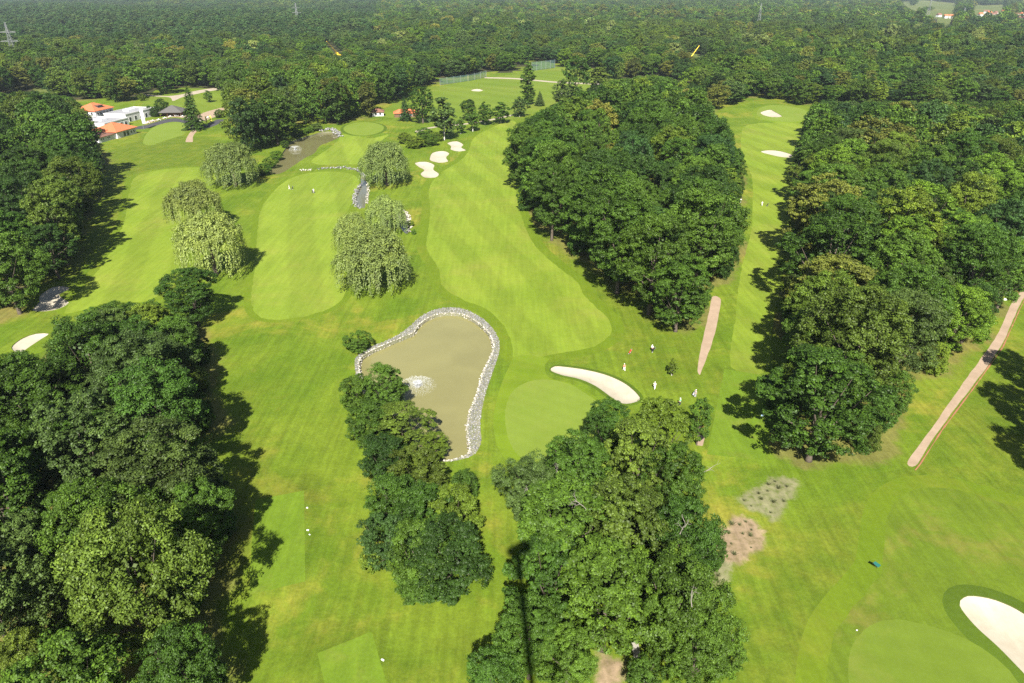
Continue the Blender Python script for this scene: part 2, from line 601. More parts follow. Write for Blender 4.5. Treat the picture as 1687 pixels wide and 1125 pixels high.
def broadleaf(seed, H=22.0, r=7.0, z0=4.0, nclump=58, nsub=12, nleaf=38, leaf=0.42, rough=0.14, egg=0.5, clr=1.9, up=0.45, core=420, fill=1.0, pale=0.1):
    rng = np.random.default_rng(seed)
    i = np.arange(nclump) + 0.5
    ph = np.arccos(1 - 2 * i / nclump)
    th = math.pi * (1 + 5 ** 0.5) * i + rng.uniform(0, 6)
    d = np.stack((np.cos(th) * np.sin(ph), np.sin(th) * np.sin(ph), np.cos(ph)), 1)
    d = unit(d + rng.normal(size=d.shape) * 0.16)
    hz = (H - z0) / 2
    cz = z0 + hz * (2 * egg)
    ex = (r - clr * 0.8) * (1 + rough * lump(d, rng)) * rng.uniform(0.74, 1.06, nclump)
    ez = np.where(d[:, 2] > 0, H - cz - clr * 0.6, cz - z0 - clr * 0.4)
    C = np.stack((d[:, 0] * ex, d[:, 1] * ex, cz + d[:, 2] * ez * rng.uniform(0.8, 1.06, nclump)), 1)
    keep = rng.uniform(size=nclump) < np.where(d[:, 2] < -0.35, 0.8, 1.0) * fill
    C = C[keep]
    cr = clr * rng.uniform(0.7, 1.3, len(C))
    cen = np.array((0, 0, cz))
    vv, sh = [], []
    outw = unit(C - cen)
    csh = rng.uniform(0, 1, len(C))
    S, SR, SO, SS = [], [], [], []
    for c, q, o, s in zip(C, cr, outw, csh):
        e = unit(rng.normal(size=(nsub, 3)) + o * 0.75 + np.array((0, 0, up)))
        S.append(c + e * (q * rng.uniform(0.55, 1.05, nsub))[:, None] * np.array((1, 1, 0.8)))
        SR.append(q * rng.uniform(0.26, 0.46, nsub))
        SO.append(unit(e + o * 0.6))
        SS.append(np.clip(s + rng.normal(size=nsub) * 0.18, 0, 1))
    S, SR, SO, SS = np.concatenate(S), np.concatenate(SR), np.concatenate(SO), np.concatenate(SS)
    m = len(S)
    e = unit(rng.normal(size=(m, nleaf, 3)) + SO[:, None] * 0.5)
    P = S[:, None] + e * (SR[:, None] * rng.uniform(0.35, 1.1, (m, nleaf)))[..., None] * np.array((1.1, 1.1, 0.75))
    N = e * 0.7 + np.array((0, 0, 0.36)) + rng.normal(size=e.shape) * 0.34
    L = np.clip(SS[:, None] * 0.5 + rng.uniform(0, 0.3, (m, nleaf)) + (rng.uniform(size=(m, nleaf)) < pale) * 0.45, 0, 1)
    P, N, L = P.reshape(-1, 3), N.reshape(-1, 3), L.ravel()
    V = leaf_cards(P, N, leaf, rng)
    if core:                                   # inner leaves that close the crown
        e = unit(rng.normal(size=(core, 3)))
        core = 0 + core
        Q = np.array((0, 0, cz)) + e * np.array((r * 0.52, r * 0.52, hz * 0.58)) * rng.uniform(0.5, 1.0, (core, 1))
        V = np.concatenate((V, leaf_cards(Q, e + rng.normal(size=e.shape) * 0.3, leaf * 1.7, rng, 0.8)))
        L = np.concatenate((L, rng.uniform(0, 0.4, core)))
    return V, L, C


def trunk_mesh(name, seed, H, z0, C, rad0, mat, limbs=9):
    rng = np.random.default_rng(seed + 900)
    mb = MB()
    bend = rng.normal(size=2) * 0.25
    top = z0 + (H - z0) * 0.62
    pts = [(bend[0] * t * t * 2, bend[1] * t * t * 2, t * top) for t in (-0.02, 0.04, 0.25, 0.5, 0.75, 1.0)]
    mb.tube(pts, [rad0 * 1.5, rad0 * 1.1, rad0 * 0.9, rad0 * 0.7, rad0 * 0.45, rad0 * 0.15], 8)
    for c in C[rng.permutation(len(C))[:limbs]]:
        z = z0 * 0.8 + rng.uniform(0, 0.45) * (top - z0)
        b = Vector((bend[0] * (z / top) ** 2 * 2, bend[1] * (z / top) ** 2 * 2, z))
        e = Vector(c)
        mid = b.lerp(e, 0.5) + Vector((0, 0, -0.4))
        mb.tube([b, mid, e], [rad0 * 0.42, rad0 * 0.26, rad0 * 0.07], 5, False)
    return mb.mesh(name, mat, True)


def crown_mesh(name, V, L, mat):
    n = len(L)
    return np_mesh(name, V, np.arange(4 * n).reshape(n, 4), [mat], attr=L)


def joined(name, crown, trunk):
    """crown and trunk in one mesh, for the far forest"""
    bm = bmesh.new()
    bm.from_mesh(crown)
    for f in bm.faces:
        f.material_index = 0
    n = len(bm.faces)
    bm.from_mesh(trunk)
    bm.faces.ensure_lookup_table()
    for f in bm.faces[n:]:
        f.material_index = 1
    me = bpy.data.meshes.new(name)
    bm.to_mesh(me)
    bm.free()
    me.materials.clear()
    me.materials.append(crown.materials[0])
    me.materials.append(trunk.materials[0])
    return me


def willow(seed, H=19.0, r=10.0):
    """several billowing heads, each trailing curtains of hanging twigs"""
    rng = np.random.default_rng(seed)
    heads = [(0, 0, H * 0.7, r * 0.44)]
    a0 = rng.uniform(0, 6)
    for k in range(7):
        a = a0 + k * 0.898 + rng.uniform(-0.25, 0.25)
        q = r * rng.uniform(0.48, 0.66)
        heads.append((q * math.cos(a), q * math.sin(a), H * rng.uniform(0.46, 0.66), r * rng.uniform(0.30, 0.42)))
    for k in range(4):
        a = a0 + k * 1.57 + rng.uniform(-0.5, 0.5)
        q = r * rng.uniform(0.2, 0.4)
        heads.append((q * math.cos(a), q * math.sin(a), H * rng.uniform(0.66, 0.78), r * rng.uniform(0.26, 0.36)))
    Vs, Ls, C = [], [], []
    for hx, hy, hz_, hr in heads:
        C.append((hx * 0.8, hy * 0.8, hz_ - 0.5))
        nb = int(30 * (hr / (r * 0.36)) ** 2) + 4
        hs = rng.uniform(0, 0.35)
        i = np.arange(nb) + 0.5
        ph = np.arccos(1 - 1.25 * i / nb)
        th = math.pi * (1 + 5 ** 0.5) * i + rng.uniform(0, 6)
        D = np.stack((np.cos(th) * np.sin(ph), np.sin(th) * np.sin(ph), np.cos(ph)), 1)
        D = unit(D + rng.normal(size=D.shape) * 0.15)
        for d in D:
            q = hr * rng.uniform(0.8, 1.1)
            bx, by, top = hx + d[0] * q, hy + d[1] * q, hz_ + d[2] * q * 0.95
            hd = math.hypot(d[0], d[1])
            lean = np.array((d[0], d[1])) / (hd + 1e-6) * min(1.0, hd * 1.2)
            outer = math.hypot(bx, by) > r * 0.66
            if outer and d[2] < 0.45:
                ln0 = (top - 1.2) * rng.uniform(0.6, 0.98)
            else:
                ln0 = rng.uniform(1.6, 3.8)
            bs = rng.uniform(0, 0.65) + hs
            for _s in range(5):
                ox, oy = rng.normal(size=2) * 0.45
                ln = max(1.2, ln0 * rng.uniform(0.6, 1.05))
                m = max(5, int(ln / 0.33))
                t = np.linspace(0, 1, m)
                fl = 1 - (1 - t) ** 2
                out = rng.uniform(0.4, 1.1)
                P = np.stack((bx + ox + lean[0] * fl * out + rng.normal(size=m) * 0.16, by + oy + lean[1] * fl * out + rng.normal(size=m) * 0.16,
                              top + 0.4 * np.sin(np.minimum(t * 5, math.pi)) - t * ln + rng.normal(size=m) * 0.15), 1)
                N = np.array((lean[0], lean[1], 0.6)) + rng.normal(size=(m, 3)) * 0.45
                tg = np.array((lean[0] * 0.4, lean[1] * 0.4, -1.0)) + rng.normal(size=(m, 3)) * 0.45
                Vs.append(leaf_cards(P, N, 0.62, rng, 0.36, tg))
                Ls.append(np.clip(bs + rng.uniform(0, 0.3, m) - 0.2 * t, 0, 1))
            m = 46                                  # silvery tuft where the bundle leaves the head
            e = unit(rng.normal(size=(m, 3)) + d * 0.6 + np.array((0, 0, 0.4)))
            P = np.array((bx, by, top)) + e * rng.uniform(0.2, 1.25, (m, 1)) * np.array((1, 1, 0.8))
            Vs.append(leaf_cards(P, e * 0.6 + np.array((0, 0, 0.5)) + rng.normal(size=(m, 3)) * 0.3, 0.5, rng, 0.42))
            Ls.append(np.clip(0.25 + bs * 0.7 + rng.uniform(0, 0.35, m), 0, 1))
    return np.concatenate(Vs), np.concatenate(Ls), np.array(C)


def spruce(seed, H=22.0, r=4.2, tiers=26, per=22, leaf=0.75):
    rng = np.random.default_rng(seed)
    Vs, Ls = [], []
    for i in range(tiers):
        t = i / (tiers - 1)
        z = H * (0.1 + 0.88 * t)
        rr = r * (1 - t) ** 0.8 * rng.uniform(0.8, 1.1) + 0.15
        for k in range(max(4, int(per * (1 - 0.6 * t)))):
            a = rng.uniform(0, 6.283)
            ln = rr * rng.uniform(0.75, 1.1)
            m = max(3, int(ln / 0.18))
            s = np.linspace(0.1, 1, m)
            P = np.stack((math.cos(a) * s * ln, math.sin(a) * s * ln, z - 0.42 * ln * s * s + rng.normal(size=m) * 0.06), 1)
            P[:, :2] += rng.normal(size=(m, 2)) * 0.22 * s[:, None]
            N = np.array((math.cos(a) * 0.4, math.sin(a) * 0.4, 0.8)) + rng.normal(size=(m, 3)) * 0.35
            Vs.append(leaf_cards(P, N, leaf, rng, 0.6))
            Ls.append(rng.uniform(0, 1, m) * 0.6 + 0.25 * rng.uniform())
    return np.concatenate(Vs), np.concatenate(Ls), np.array([(0, 0, H * 0.5)])


PROTO = {}      # kind -> list of (crown mesh, trunk mesh, base height, base radius)


def reg(kind, V, L, C, H, r, z0, rad0, seed, leafm='leaf', bark='bark', limbs=9):
    cm = crown_mesh('crown', V, L, M[leafm])
    tm = trunk_mesh('trunk', seed, H, z0, C, rad0, M[bark], limbs)
    PROTO.setdefault(kind, []).append((cm, tm, H, r))


for s in range(4):                                            # near: broad oaks and maples
    reg('broad', *broadleaf(100 + s, 22, 7.2, 3.2, 66, 12, 62, 0.31, 0.22, 0.56, 1.75, core=500), 22, 7.2, 4.0, 0.42, s)
for s in range(3):                                            # near: taller, looser ash-like crowns
    reg('loose', *broadleaf(120 + s, 22, 6.4, 3.0, 68, 10, 58, 0.33, 0.26, 0.54, 1.55, 0.3, 400, 0.92, 0.24), 22, 6.4, 4.0, 0.38, 20 + s)
for s in range(3):                                            # near: low dense field trees, leafy to the ground
    reg('dense', *broadleaf(140 + s, 10, 4.6, 0.3, 64, 12, 50, 0.22, 0.22, 0.42, 1.12), 10, 4.6, 0.8, 0.22, 40 + s)
for s in range(5):                                            # middle distance
    reg('mid', *broadleaf(160 + s, 22, 7.0, 2.5, 50, 10, 18, 0.66, 0.22, 0.55, 1.9, core=130), 22, 7.0, 4.0, 0.42, 60 + s, limbs=4)
for s in range(5):                                            # far forest
    reg('far', *broadleaf(180 + s, 22, 7.2, 2.0, 30, 6, 9, 1.35, 0.16, 0.5, 2.4, core=60), 22, 7.2, 4.0, 0.42, 80 + s, limbs=2)
for s in range(3):
    reg('willow', *willow(200 + s), 19, 10, 3.0, 0.6, 100 + s, 'willow_leaf')
for s in range(2):
    reg('birch', *broadleaf(220 + s, 16, 3.6, 2.2, 44, 9, 22, 0.5, 0.2, 0.42, 1.3, 0.1, 120), 16, 3.6, 3.0, 0.2, 120 + s, bark='birch_bark', limbs=5)
for s in range(2):
    reg('poplar', *broadleaf(240 + s, 26, 3.6, 1.5, 60, 9, 20, 0.6, 0.22, 0.45, 1.4, 0.5, 150), 26, 3.6, 3.0, 0.35, 140 + s, limbs=5)
for s in range(2):
    reg('spruce', *spruce(260 + s), 22, 4.2, 3.0, 0.35, 160 + s, 'needle', limbs=0)
for s in range(3):
    reg('farpine', *broadleaf(280 + s, 22, 5.0, 5.0, 26, 6, 9, 1.2, 0.2, 0.5, 1.9, core=40), 22, 5.0, 6.0, 0.3, 180 + s, 'needle', limbs=2)
for s in range(2):
    reg('shrub', *broadleaf(300 + s, 4, 2.4, 0.05, 30, 8, 16, 0.3, 0.18, 0.45, 0.75, core=60), 4, 2.4, 0.4, 0.1, 200 + s, limbs=4)

TONES = {
    'dark green': (0.040, 0.083, 0.010), 'deep green': (0.030, 0.063, 0.010), 'mid green': (0.056, 0.106, 0.012),
    'yellow-green': (0.092, 0.140, 0.014), 'olive': (0.072, 0.108, 0.014), 'grey-green': (0.056, 0.092, 0.020),
    'bluish green': (0.036, 0.077, 0.017), 'brownish olive': (0.096, 0.112, 0.018), 'golden green': (0.135, 0.142, 0.022),
    'silvery green': (0.158, 0.205, 0.055), 'bright green': (0.082, 0.148, 0.013),
}
TKEYS = ['dark green', 'mid green', 'deep green', 'dark green', 'yellow-green', 'olive', 'grey-green', 'mid green', 'bluish green', 'bright green', 'brownish olive', 'mid green']
TREES = []      # dicts: kind, x, y, H, r, rot, tone, wood, label


def add_tree(kind, x, y, H, r, tone, wood, label=None, group=None, rot=None):
    TREES.append(dict(kind=kind, x=float(x), y=float(y), H=float(H), r=float(r), tone=tone, wood=wood, label=label, group=group,
                      rot=float(RNG.uniform(0, 6.28)) if rot is None else rot, manual=label is not None))


def at_crown(px, py, wpx, H, kind, tone, wood, label, zc=0.56):
    """a tree whose crown shows centred on a photo pixel, wpx wide"""
    x, y = G(px, py, H * zc)
    _, dep = proj((x, y, H * zc))
    add_tree(kind, x, y, H, wpx * 0.5 * dep / FPX, tone, wood, label)


def at_base(px, py, wpx, H, kind, tone, wood, label):
    x, y = G(px, py)
    _, dep = proj((x, y, H * 0.5))
    add_tree(kind, x, y, H, wpx * 0.5 * dep / FPX, tone, wood, label)


# --- single trees, placed one by one
S_ = 'silvery green'
at_base(388, 306, 88, 19, 'willow', S_, 'willows', 'weeping willow beside the lower end of the far brown pond')
at_base(328, 378, 92, 18, 'willow', S_, 'willows', 'pale weeping willow half hidden behind a larger willow beside the left fairway')
at_base(356, 452, 112, 20, 'willow', S_, 'willows', 'tall weeping willow standing just above a round dark green tree')
at_base(638, 304, 86, 19, 'willow', S_, 'willows', 'weeping willow beside the rocky creek, left of three sand bunkers')
at_base(636, 384, 66, 14, 'willow', S_, 'willows', 'smaller weeping willow by the white rimmed ditch')
at_base(588, 424, 72, 15, 'willow', S_, 'willows', 'weeping willow squeezed in behind the widest willow, on the fairway side')
at_base(622, 474, 128, 18, 'willow', S_, 'willows', 'widest weeping willow, the one nearest above the round pond')
at_crown(316, 490, 96, 15, 'broad', 'dark green', 'lone', 'round dark green tree at the foot of the tall weeping willow', 0.5)
at_crown(590, 563, 44, 5, 'dense', 'mid green', 'lone', 'small bushy tree on the stone rim of the round pond', 0.5)
IS = 'island of bushy trees'
for p in [(634, 640, 74, 10.5, 'dense', 'mid green', 'conical bushy tree by the pond, nearest left of the fountain'),
          (586, 648, 62, 8, 'dense', 'mid green', 'bushy tree at the left end of the pond bank'),
          (662, 706, 92, 8.5, 'loose', 'olive', 'olive round crown overhanging the pond below the fountain'),
          (612, 700, 84, 8.5, 'dense', 'dark green', 'dark bushy tree on the meadow side of the pond bank'),
          (717, 733, 52, 4.5, 'dense', 'yellow-green', 'low yellow-green bush hanging over the bottom end of the pond'),
          (634, 752, 84, 8, 'dense', 'deep green', 'dark tree joining the pond bank and the big round island'),
          (692, 778, 92, 8.5, 'dense', 'olive', 'olive tree at the pond end of the big island'),
          (650, 830, 110, 9.5, 'dense', 'dark green', 'dark tree on the meadow edge of the big island'),
          (744, 850, 98, 9.5, 'dense', 'yellow-green', 'yellow tipped tree on the green side of the big island'),
          (642, 890, 92, 8, 'dense', 'bluish green', 'bluish green tree at the tee side of the big island'),
          (700, 850, 112, 10, 'dense', 'dark green', 'dark tree in the middle of the big island'),
          (738, 918, 146, 10, 'dense', 'deep green', 'widest round dark tree closing the big island towards the tees'),
          (688, 915, 112, 9.5, 'dense', 'mid green', 'mid green tree low in the big island'),
          (690, 962, 74, 6, 'dense', 'dark green', 'low dark bush under the big island trees'),
          (612, 925, 40, 3.2, 'shrub', 'yellow-green', 'low yellow-green bush at the bottom corner of the big island'),
          (764, 800, 48, 6, 'dense', 'dark green', 'small dark tree on the island edge facing the green')]:
    at_crown(*p[:6], IS, p[6], 0.5)
W5 = 'clump below the green'
for p in [(1002, 708, 80, 13, 'broad', 'dark green', 'tree with a branch reaching over the green, below the long bunker'),
          (1088, 716, 100, 16, 'loose', 'yellow-green', 'pale topped tree just below the long bunker'),
          (1154, 692, 42, 10, 'loose', 'mid green', 'small loose tree leaning over the planked square by the tee'),
          (874, 808, 106, 13, 'broad', 'grey-green', 'grey-green tree reaching furthest towards the island, below the green'),
          (952, 782, 120, 16, 'broad', 'dark green', 'dark tree with dead twigs at the bottom edge of the green'),
          (1052, 772, 122, 18, 'loose', 'olive', 'tall pale tipped tree in the top middle of the clump below the green'),
          (1112, 800, 104, 16, 'broad', 'dark green', 'dark tree on the tee side with a bare white branch'),
          (930, 880, 176, 18, 'loose', 'mid green', 'big mottled tree crossed by the mast shadow'),
          (1030, 880, 150, 18, 'loose', 'olive', 'mottled tree in the heart of the clump below the green'),
          (905, 965, 128, 15, 'loose', 'dark green', 'mottled tree low on the island side of the clump'),
          (1000, 985, 176, 17, 'loose', 'mid green', 'big mottled tree above the bare sandy gap'),
          (1124, 905, 128, 17, 'broad', 'dark green', 'dark round tree left of the bare flower bed'),
          (1166, 908, 56, 8, 'dense', 'dark green', 'small round bush touching the bare flower bed'),
          (1112, 1000, 170, 17, 'broad', 'mid green', 'broad mid green tree on the lower fairway edge of the clump'),
          (1196, 1062, 78, 9, 'dense', 'mid green', 'low tree sticking out furthest towards the lower green'),
          (872, 1052, 110, 13, 'broad', 'dark green', 'dark tree at the bottom of the clump beside the mast shadow'),
          (812, 1112, 96, 8, 'dense', 'dark green', 'low dark bush furthest left at the bottom of the clump'),
          (935, 1085, 100, 10, 'broad', 'mid green', 'tree at the bottom edge left of the sandy gap'),
          (1062, 1112, 62, 5, 'dense', 'dark green', 'small dark bush beside the white slab'),
          (1148, 1075, 110, 12, 'broad', 'mid green', 'tree at the bottom edge right of the white slab')]:
    at_crown(*p[:6], W5, p[6], 0.56)
# trees round the far green and the driving range
RG = 'trees by the driving range'
for p in [(668, 199, 22, 15, 'spruce', 'bluish green', 'narrow dark spruce beside the red roofed hut'),
          (697, 203, 42, 21, 'broad', 'dark green', 'tall dark tree right of the red roofed hut'),
          (732, 231, 42, 22, 'birch', 'grey-green', 'tall grey-green birch just above the far bunker'),
          (759, 220, 16, 9, 'birch', 'mid green', 'smallest white stemmed birch in the row'),
          (779, 216, 22, 13, 'birch', 'mid green', 'second white stemmed birch of the row'),
          (799, 205, 26, 13, 'birch', 'dark green', 'third white stemmed birch of the row'),
          (825, 202, 30, 12, 'birch', 'dark green', 'last round birch of the row, nearest the central wood'),
          (772, 198, 28, 13, 'mid', 'dark green', 'dark round tree behind the row of birches'),
          (870, 172, 26, 27, 'poplar', 'mid green', 'tall slim poplar standing out against the driving range'),
          (889, 174, 18, 10, 'spruce', 'grey-green', 'small grey conical tree right of the slim poplar'),
          (856, 192, 26, 12, 'birch', 'grey-green', 'small birch below the slim poplar'),
          (925, 178, 30, 18, 'birch', 'grey-green', 'grey-green birch at the range edge of the central wood'),
          (948, 160, 46, 30, 'broad', 'dark green', 'tallest spreading tree at the end of the driving range'),
          (985, 155, 34, 22, 'birch', 'olive', 'olive birch right of the tallest spreading tree'),
          (667, 236, 26, 5.5, 'dense', 'yellow-green', 'small fruit tree nearest the far green'),
          (684, 243, 32, 6, 'dense', 'yellow-green', 'round fruit tree in the middle of the bushy cluster'),
          (706, 240, 34, 6, 'dense', 'mid green', 'round fruit tree nearest the far bunker'),
          (700, 229, 30, 6, 'dense', 'mid green', 'fruit tree at the back of the bushy cluster'),
          (720, 232, 24, 5, 'dense', 'yellow-green', 'fruit tree at the foot of the tall birch'),
          (322, 213, 36, 26, 'spruce', 'dark green', 'tall dark conifer at the top of the pink clubhouse walk'),
          (268, 186, 26, 9, 'dense', 'dark green', 'wide round tree behind the dark roofed shed'),
          (247, 190, 16, 6, 'dense', 'deep green', 'dark round bush at the corner of the white clubhouse'),
          (257, 192, 18, 6.5, 'dense', 'deep green', 'dark round bush left of the dark roofed shed'),
          (235, 166, 12, 5, 'dense', 'yellow-green', 'pale green young tree on the clubhouse lawn'),
          (274, 154, 44, 19, 'broad', 'dark green', 'round dark tree standing on the lawn behind the clubhouse'),
          (344, 168, 14, 8, 'birch', 'mid green', 'thin young tree on the lawn right of the conifer'),
          (362, 193, 18, 5, 'dense', 'dark green', 'dark bush where the road meets the wood')]:
    at_base(*p[:6], RG, p[6])
for p in [(1180, 101, 26, 17, 'mid', 'silvery green', 'pale round willow right of the yellow crane'), (1094, 96, 26, 17, 'mid', 'silvery green', 'pale round willow left of the yellow crane'),
          (1045, 92, 14, 14, 'mid', 'silvery green', 'small pale tree at the forest edge behind the range'), (1297, 82, 20, 14, 'mid', 'silvery green', 'small pale tree between the pylon clearing and the right wood')]:
    at_base(*p[:6], RG, p[6])
at_base(1106, 620, 14, 4.2, 'birch', 'yellow-green', 'lone', 'thin young tree among the golfers, held by a stake')
at_base(677, 372, 12, 2.2, 'shrub', 'yellow-green', 'lone', 'small shrub outside the white rim of the ditch')
at_base(682, 385, 9, 1.6, 'shrub', 'mid green', 'lone', 'tiny shrub below the white rim of the ditch')
# trees just off to one side whose shade falls into view
for k, (x, y, H, r) in enumerate([(102, 101, 21, 6.5), (95, 87, 20, 6), (112, 115, 21, 6.5), (94, 73, 19, 6)]):
    add_tree('broad', x, y, H, r, 'dark green', 'right margin', f'broad tree beyond the pink path, {ordinal([73, 87, 101, 115].index(y) + 1)} of those shading the lower fairway')
# shrubs on the far pond's bank
for k, (px, py, w, H, tn) in enumerate([(456, 262, 22, 4, 'bright green'), (447, 275, 24, 4.5, 'mid green'), (470, 243, 16, 3.5, 'mid green'), (489, 226, 18, 3.5, 'mid green'),
                                        (500, 222, 18, 3.5, 'bright green'), (510, 219, 16, 3.5, 'mid green'), (522, 216, 20, 4.5, 'grey-green'), (436, 288, 26, 5, 'dark green')]):
    at_base(px, py, w, H, 'dense', tn, 'far pond bank', f'{tn} shrub on the bank of the far pond, {ordinal(sorted([436, 447, 456, 470, 489, 500, 510, 522]).index(px) + 1)} from the willow')

# --- woods: outlines of the tree masses as they show from the lift
MASK = {
    'left foreground wood': [(-90, 585), (20, 578), (60, 568), (110, 525), (165, 492), (235, 488), (290, 500), (340, 545), (352, 600), (346, 665), (372, 750), (394, 830), (372, 915), (352, 985), (340, 1045), (392, 1110), (400, 1190), (330, 1300), (-90, 1300)],
    'left upper wood': [(-90, 150), (0, 152), (60, 150), (125, 160), (150, 205), (160, 240), (172, 285), (150, 335), (138, 385), (118, 425), (60, 458), (20, 478), (-12, 515), (-90, 540)],
    'central wood': [(834, 250), (848, 212), (900, 178), (1000, 132), (1080, 122), (1150, 140), (1178, 185), (1196, 228), (1232, 275), (1222, 330), (1234, 395), (1200, 450), (1180, 490), (1142, 548), (1080, 512), (1010, 460), (930, 398), (870, 345), (842, 305)],
    'right wood': [(1312, 245), (1328, 195), (1340, 165), (1770, 165), (1770, 440), (1687, 478), (1620, 545), (1560, 612), (1490, 665), (1450, 745), (1385, 792), (1300, 786), (1248, 745), (1262, 640), (1285, 560), (1292, 470), (1302, 390), (1300, 310)],
}
WOODS = {
    'left foreground wood': ([(11.5, 19, 25, 0.34), (8.0, 13, 18, 0.34), (5.0, 6, 9, 0.4)], ['broad', 'broad', 'loose']),
    'left upper wood': ([(12.5, 21, 27, 0.34), (8.5, 14, 19, 0.36), (5.5, 6, 10, 0.4)], ['broad', 'loose']),
    'central wood': ([(13.5, 24, 30, 0.32), (9.0, 15, 21, 0.34), (6.0, 7, 11, 0.38)], ['broad', 'broad', 'loose']),
    'right wood': ([(14.0, 21, 27, 0.36), (9.0, 14, 19, 0.37), (5.5, 6, 10, 0.4)], ['broad', 'loose', 'broad']),
}
DARKER = {'left upper wood': ['dark green', 'deep green', 'dark green', 'mid green', 'olive'],
          'left foreground wood': ['dark green', 'mid green', 'grey-green', 'mid green', 'olive', 'dark green'],
          'central wood': ['dark green', 'mid green', 'dark green', 'deep green', 'mid green', 'yellow-green', 'dark green', 'mid green', 'bluish green', 'golden green', 'dark green', 'mid green']}


def fits(x, y, H, r, mask, base=True):
    zc = H * 0.56
    pts = [(x, y, zc), (x - r * 0.85, y, zc), (x + r * 0.85, y, zc), (x, y + r * 0.5, H * 0.96), (x, y - r * 0.6, H * 0.25)]
    ok = np.ones(len(x), bool)
    for p in pts:
        P = np.stack(np.broadcast_arrays(*p), -1)
        q, _ = proj(P)
        ok &= inpoly(q, mask)
    return ok


for wi, (wood, (passes, kinds)) in enumerate(WOODS.items()):
    mask = MASK[wood]
    rng = np.random.default_rng(40 + wi)
    acc = np.zeros((0, 3))
    for pi, (s, h0, h1, asp) in enumerate(passes):
        wp = np.array([G(*p, h1 * 0.56) for p in mask])
        lo, hi = wp.min(0) - 5, wp.max(0) + 5
        reps = 1 if pi == 0 else 2
        cand = []
        for _ in range(reps * 2):
            gx, gy = np.meshgrid(np.arange(lo[0], hi[0], s), np.arange(lo[1], hi[1], s * 0.87))
            gx = gx + (np.arange(gx.shape[0]) % 2)[:, None] * s * 0.5
            c = np.stack((gx.ravel(), gy.ravel()), 1) + rng.uniform(-0.3, 0.3, (gx.size, 2)) * s + rng.uniform(0, s, 2)
            cand.append(c)
        cand = np.concatenate(cand)
        Hs = rng.uniform(h0, h1, len(cand))
        rs = Hs * asp * rng.uniform(0.82, 1.18, len(cand))
        ok = fits(cand[:, 0], cand[:, 1], Hs, rs, mask)
        for c, h, r in zip(cand[ok], Hs[ok], rs[ok]):
            if len(acc):
                dd = np.hypot(acc[:, 0] - c[0], acc[:, 1] - c[1])
                if np.any(dd < 0.80 * (acc[:, 2] + r) * (1.0 if pi == 0 else 0.85)):
                    continue
            acc = np.vstack((acc, (c[0], c[1], r)))
            tn = DARKER.get(wood, TKEYS)
            tone = tn[int(rng.integers(len(tn)))]
            if tone == 'golden green' and rng.uniform() < 0.6:
                tone = 'mid green'
            k = kinds[int(rng.integers(len(kinds)))]
            if h < 11:
                k = 'dense'
                if tone in ('bluish green', 'golden green', 'brownish olive'):
                    tone = 'mid green'
            add_tree(k, c[0], c[1], h, r, tone, wood)

# --- far forest: everything behind, out to the horizon
FAR = [(-160, -140), (1850, -140), (1850, 190), (1345, 176), (1300, 166), (1262, 162), (1215, 166), (1180, 182), (1150, 150), (1090, 122), (1012, 130), (998, 112), (915, 106), (905, 97), (878, 100), (840, 117),
       (800, 115), (727, 130), (702, 140), (660, 158), (640, 172), (600, 193), (560, 200), (520, 210), (484, 222), (452, 244), (432, 262), (398, 240), (366, 214), (360, 178), (372, 152), (340, 142), (300, 146), (255, 150),
       (232, 160), (215, 172), (190, 168), (140, 164), (88, 158), (84, 146), (62, 143), (0, 154), (-160, 165)]
HOLES = [
    [(1478, 3), (1520, -1), (1625, 8), (1700, 4), (1700, 26), (1672, 32), (1650, 22), (1610, 28), (1590, 22), (1568, 30), (1562, 44), (1554, 50), (1546, 44), (1540, 30), (1500, 16)],
    [(1130, 84), (1152, 76), (1156, 92), (1150, 98), (1132, 99)], [(1186, 98), (1204, 97), (1204, 104), (1190, 106)],
    [(534, 65), (548, 66), (562, 84), (560, 93), (550, 92), (540, 78)],
    [(1212, 47), (1224, 48), (1262, 50), (1262, 57), (1250, 58), (1212, 52)],
    [(236, 150), (300, 140), (345, 142), (372, 146), (366, 178), (300, 178), (240, 176)],
]
CLUMPS = [[(1518, 9), (1552, 12), (1552, 20), (1518, 18)], [(1572, 16), (1578, 4), (1602, 4), (1602, 24), (1574, 24)], [(1652, 10), (1684, 2), (1700, 20), (1660, 26)], [(1598, 24), (1618, 26), (1618, 36), (1590, 36)], [(1500, 2), (1512, 3), (1512, 9), (1500, 8)]]
rng = np.random.default_rng(77)
FARPTS = []
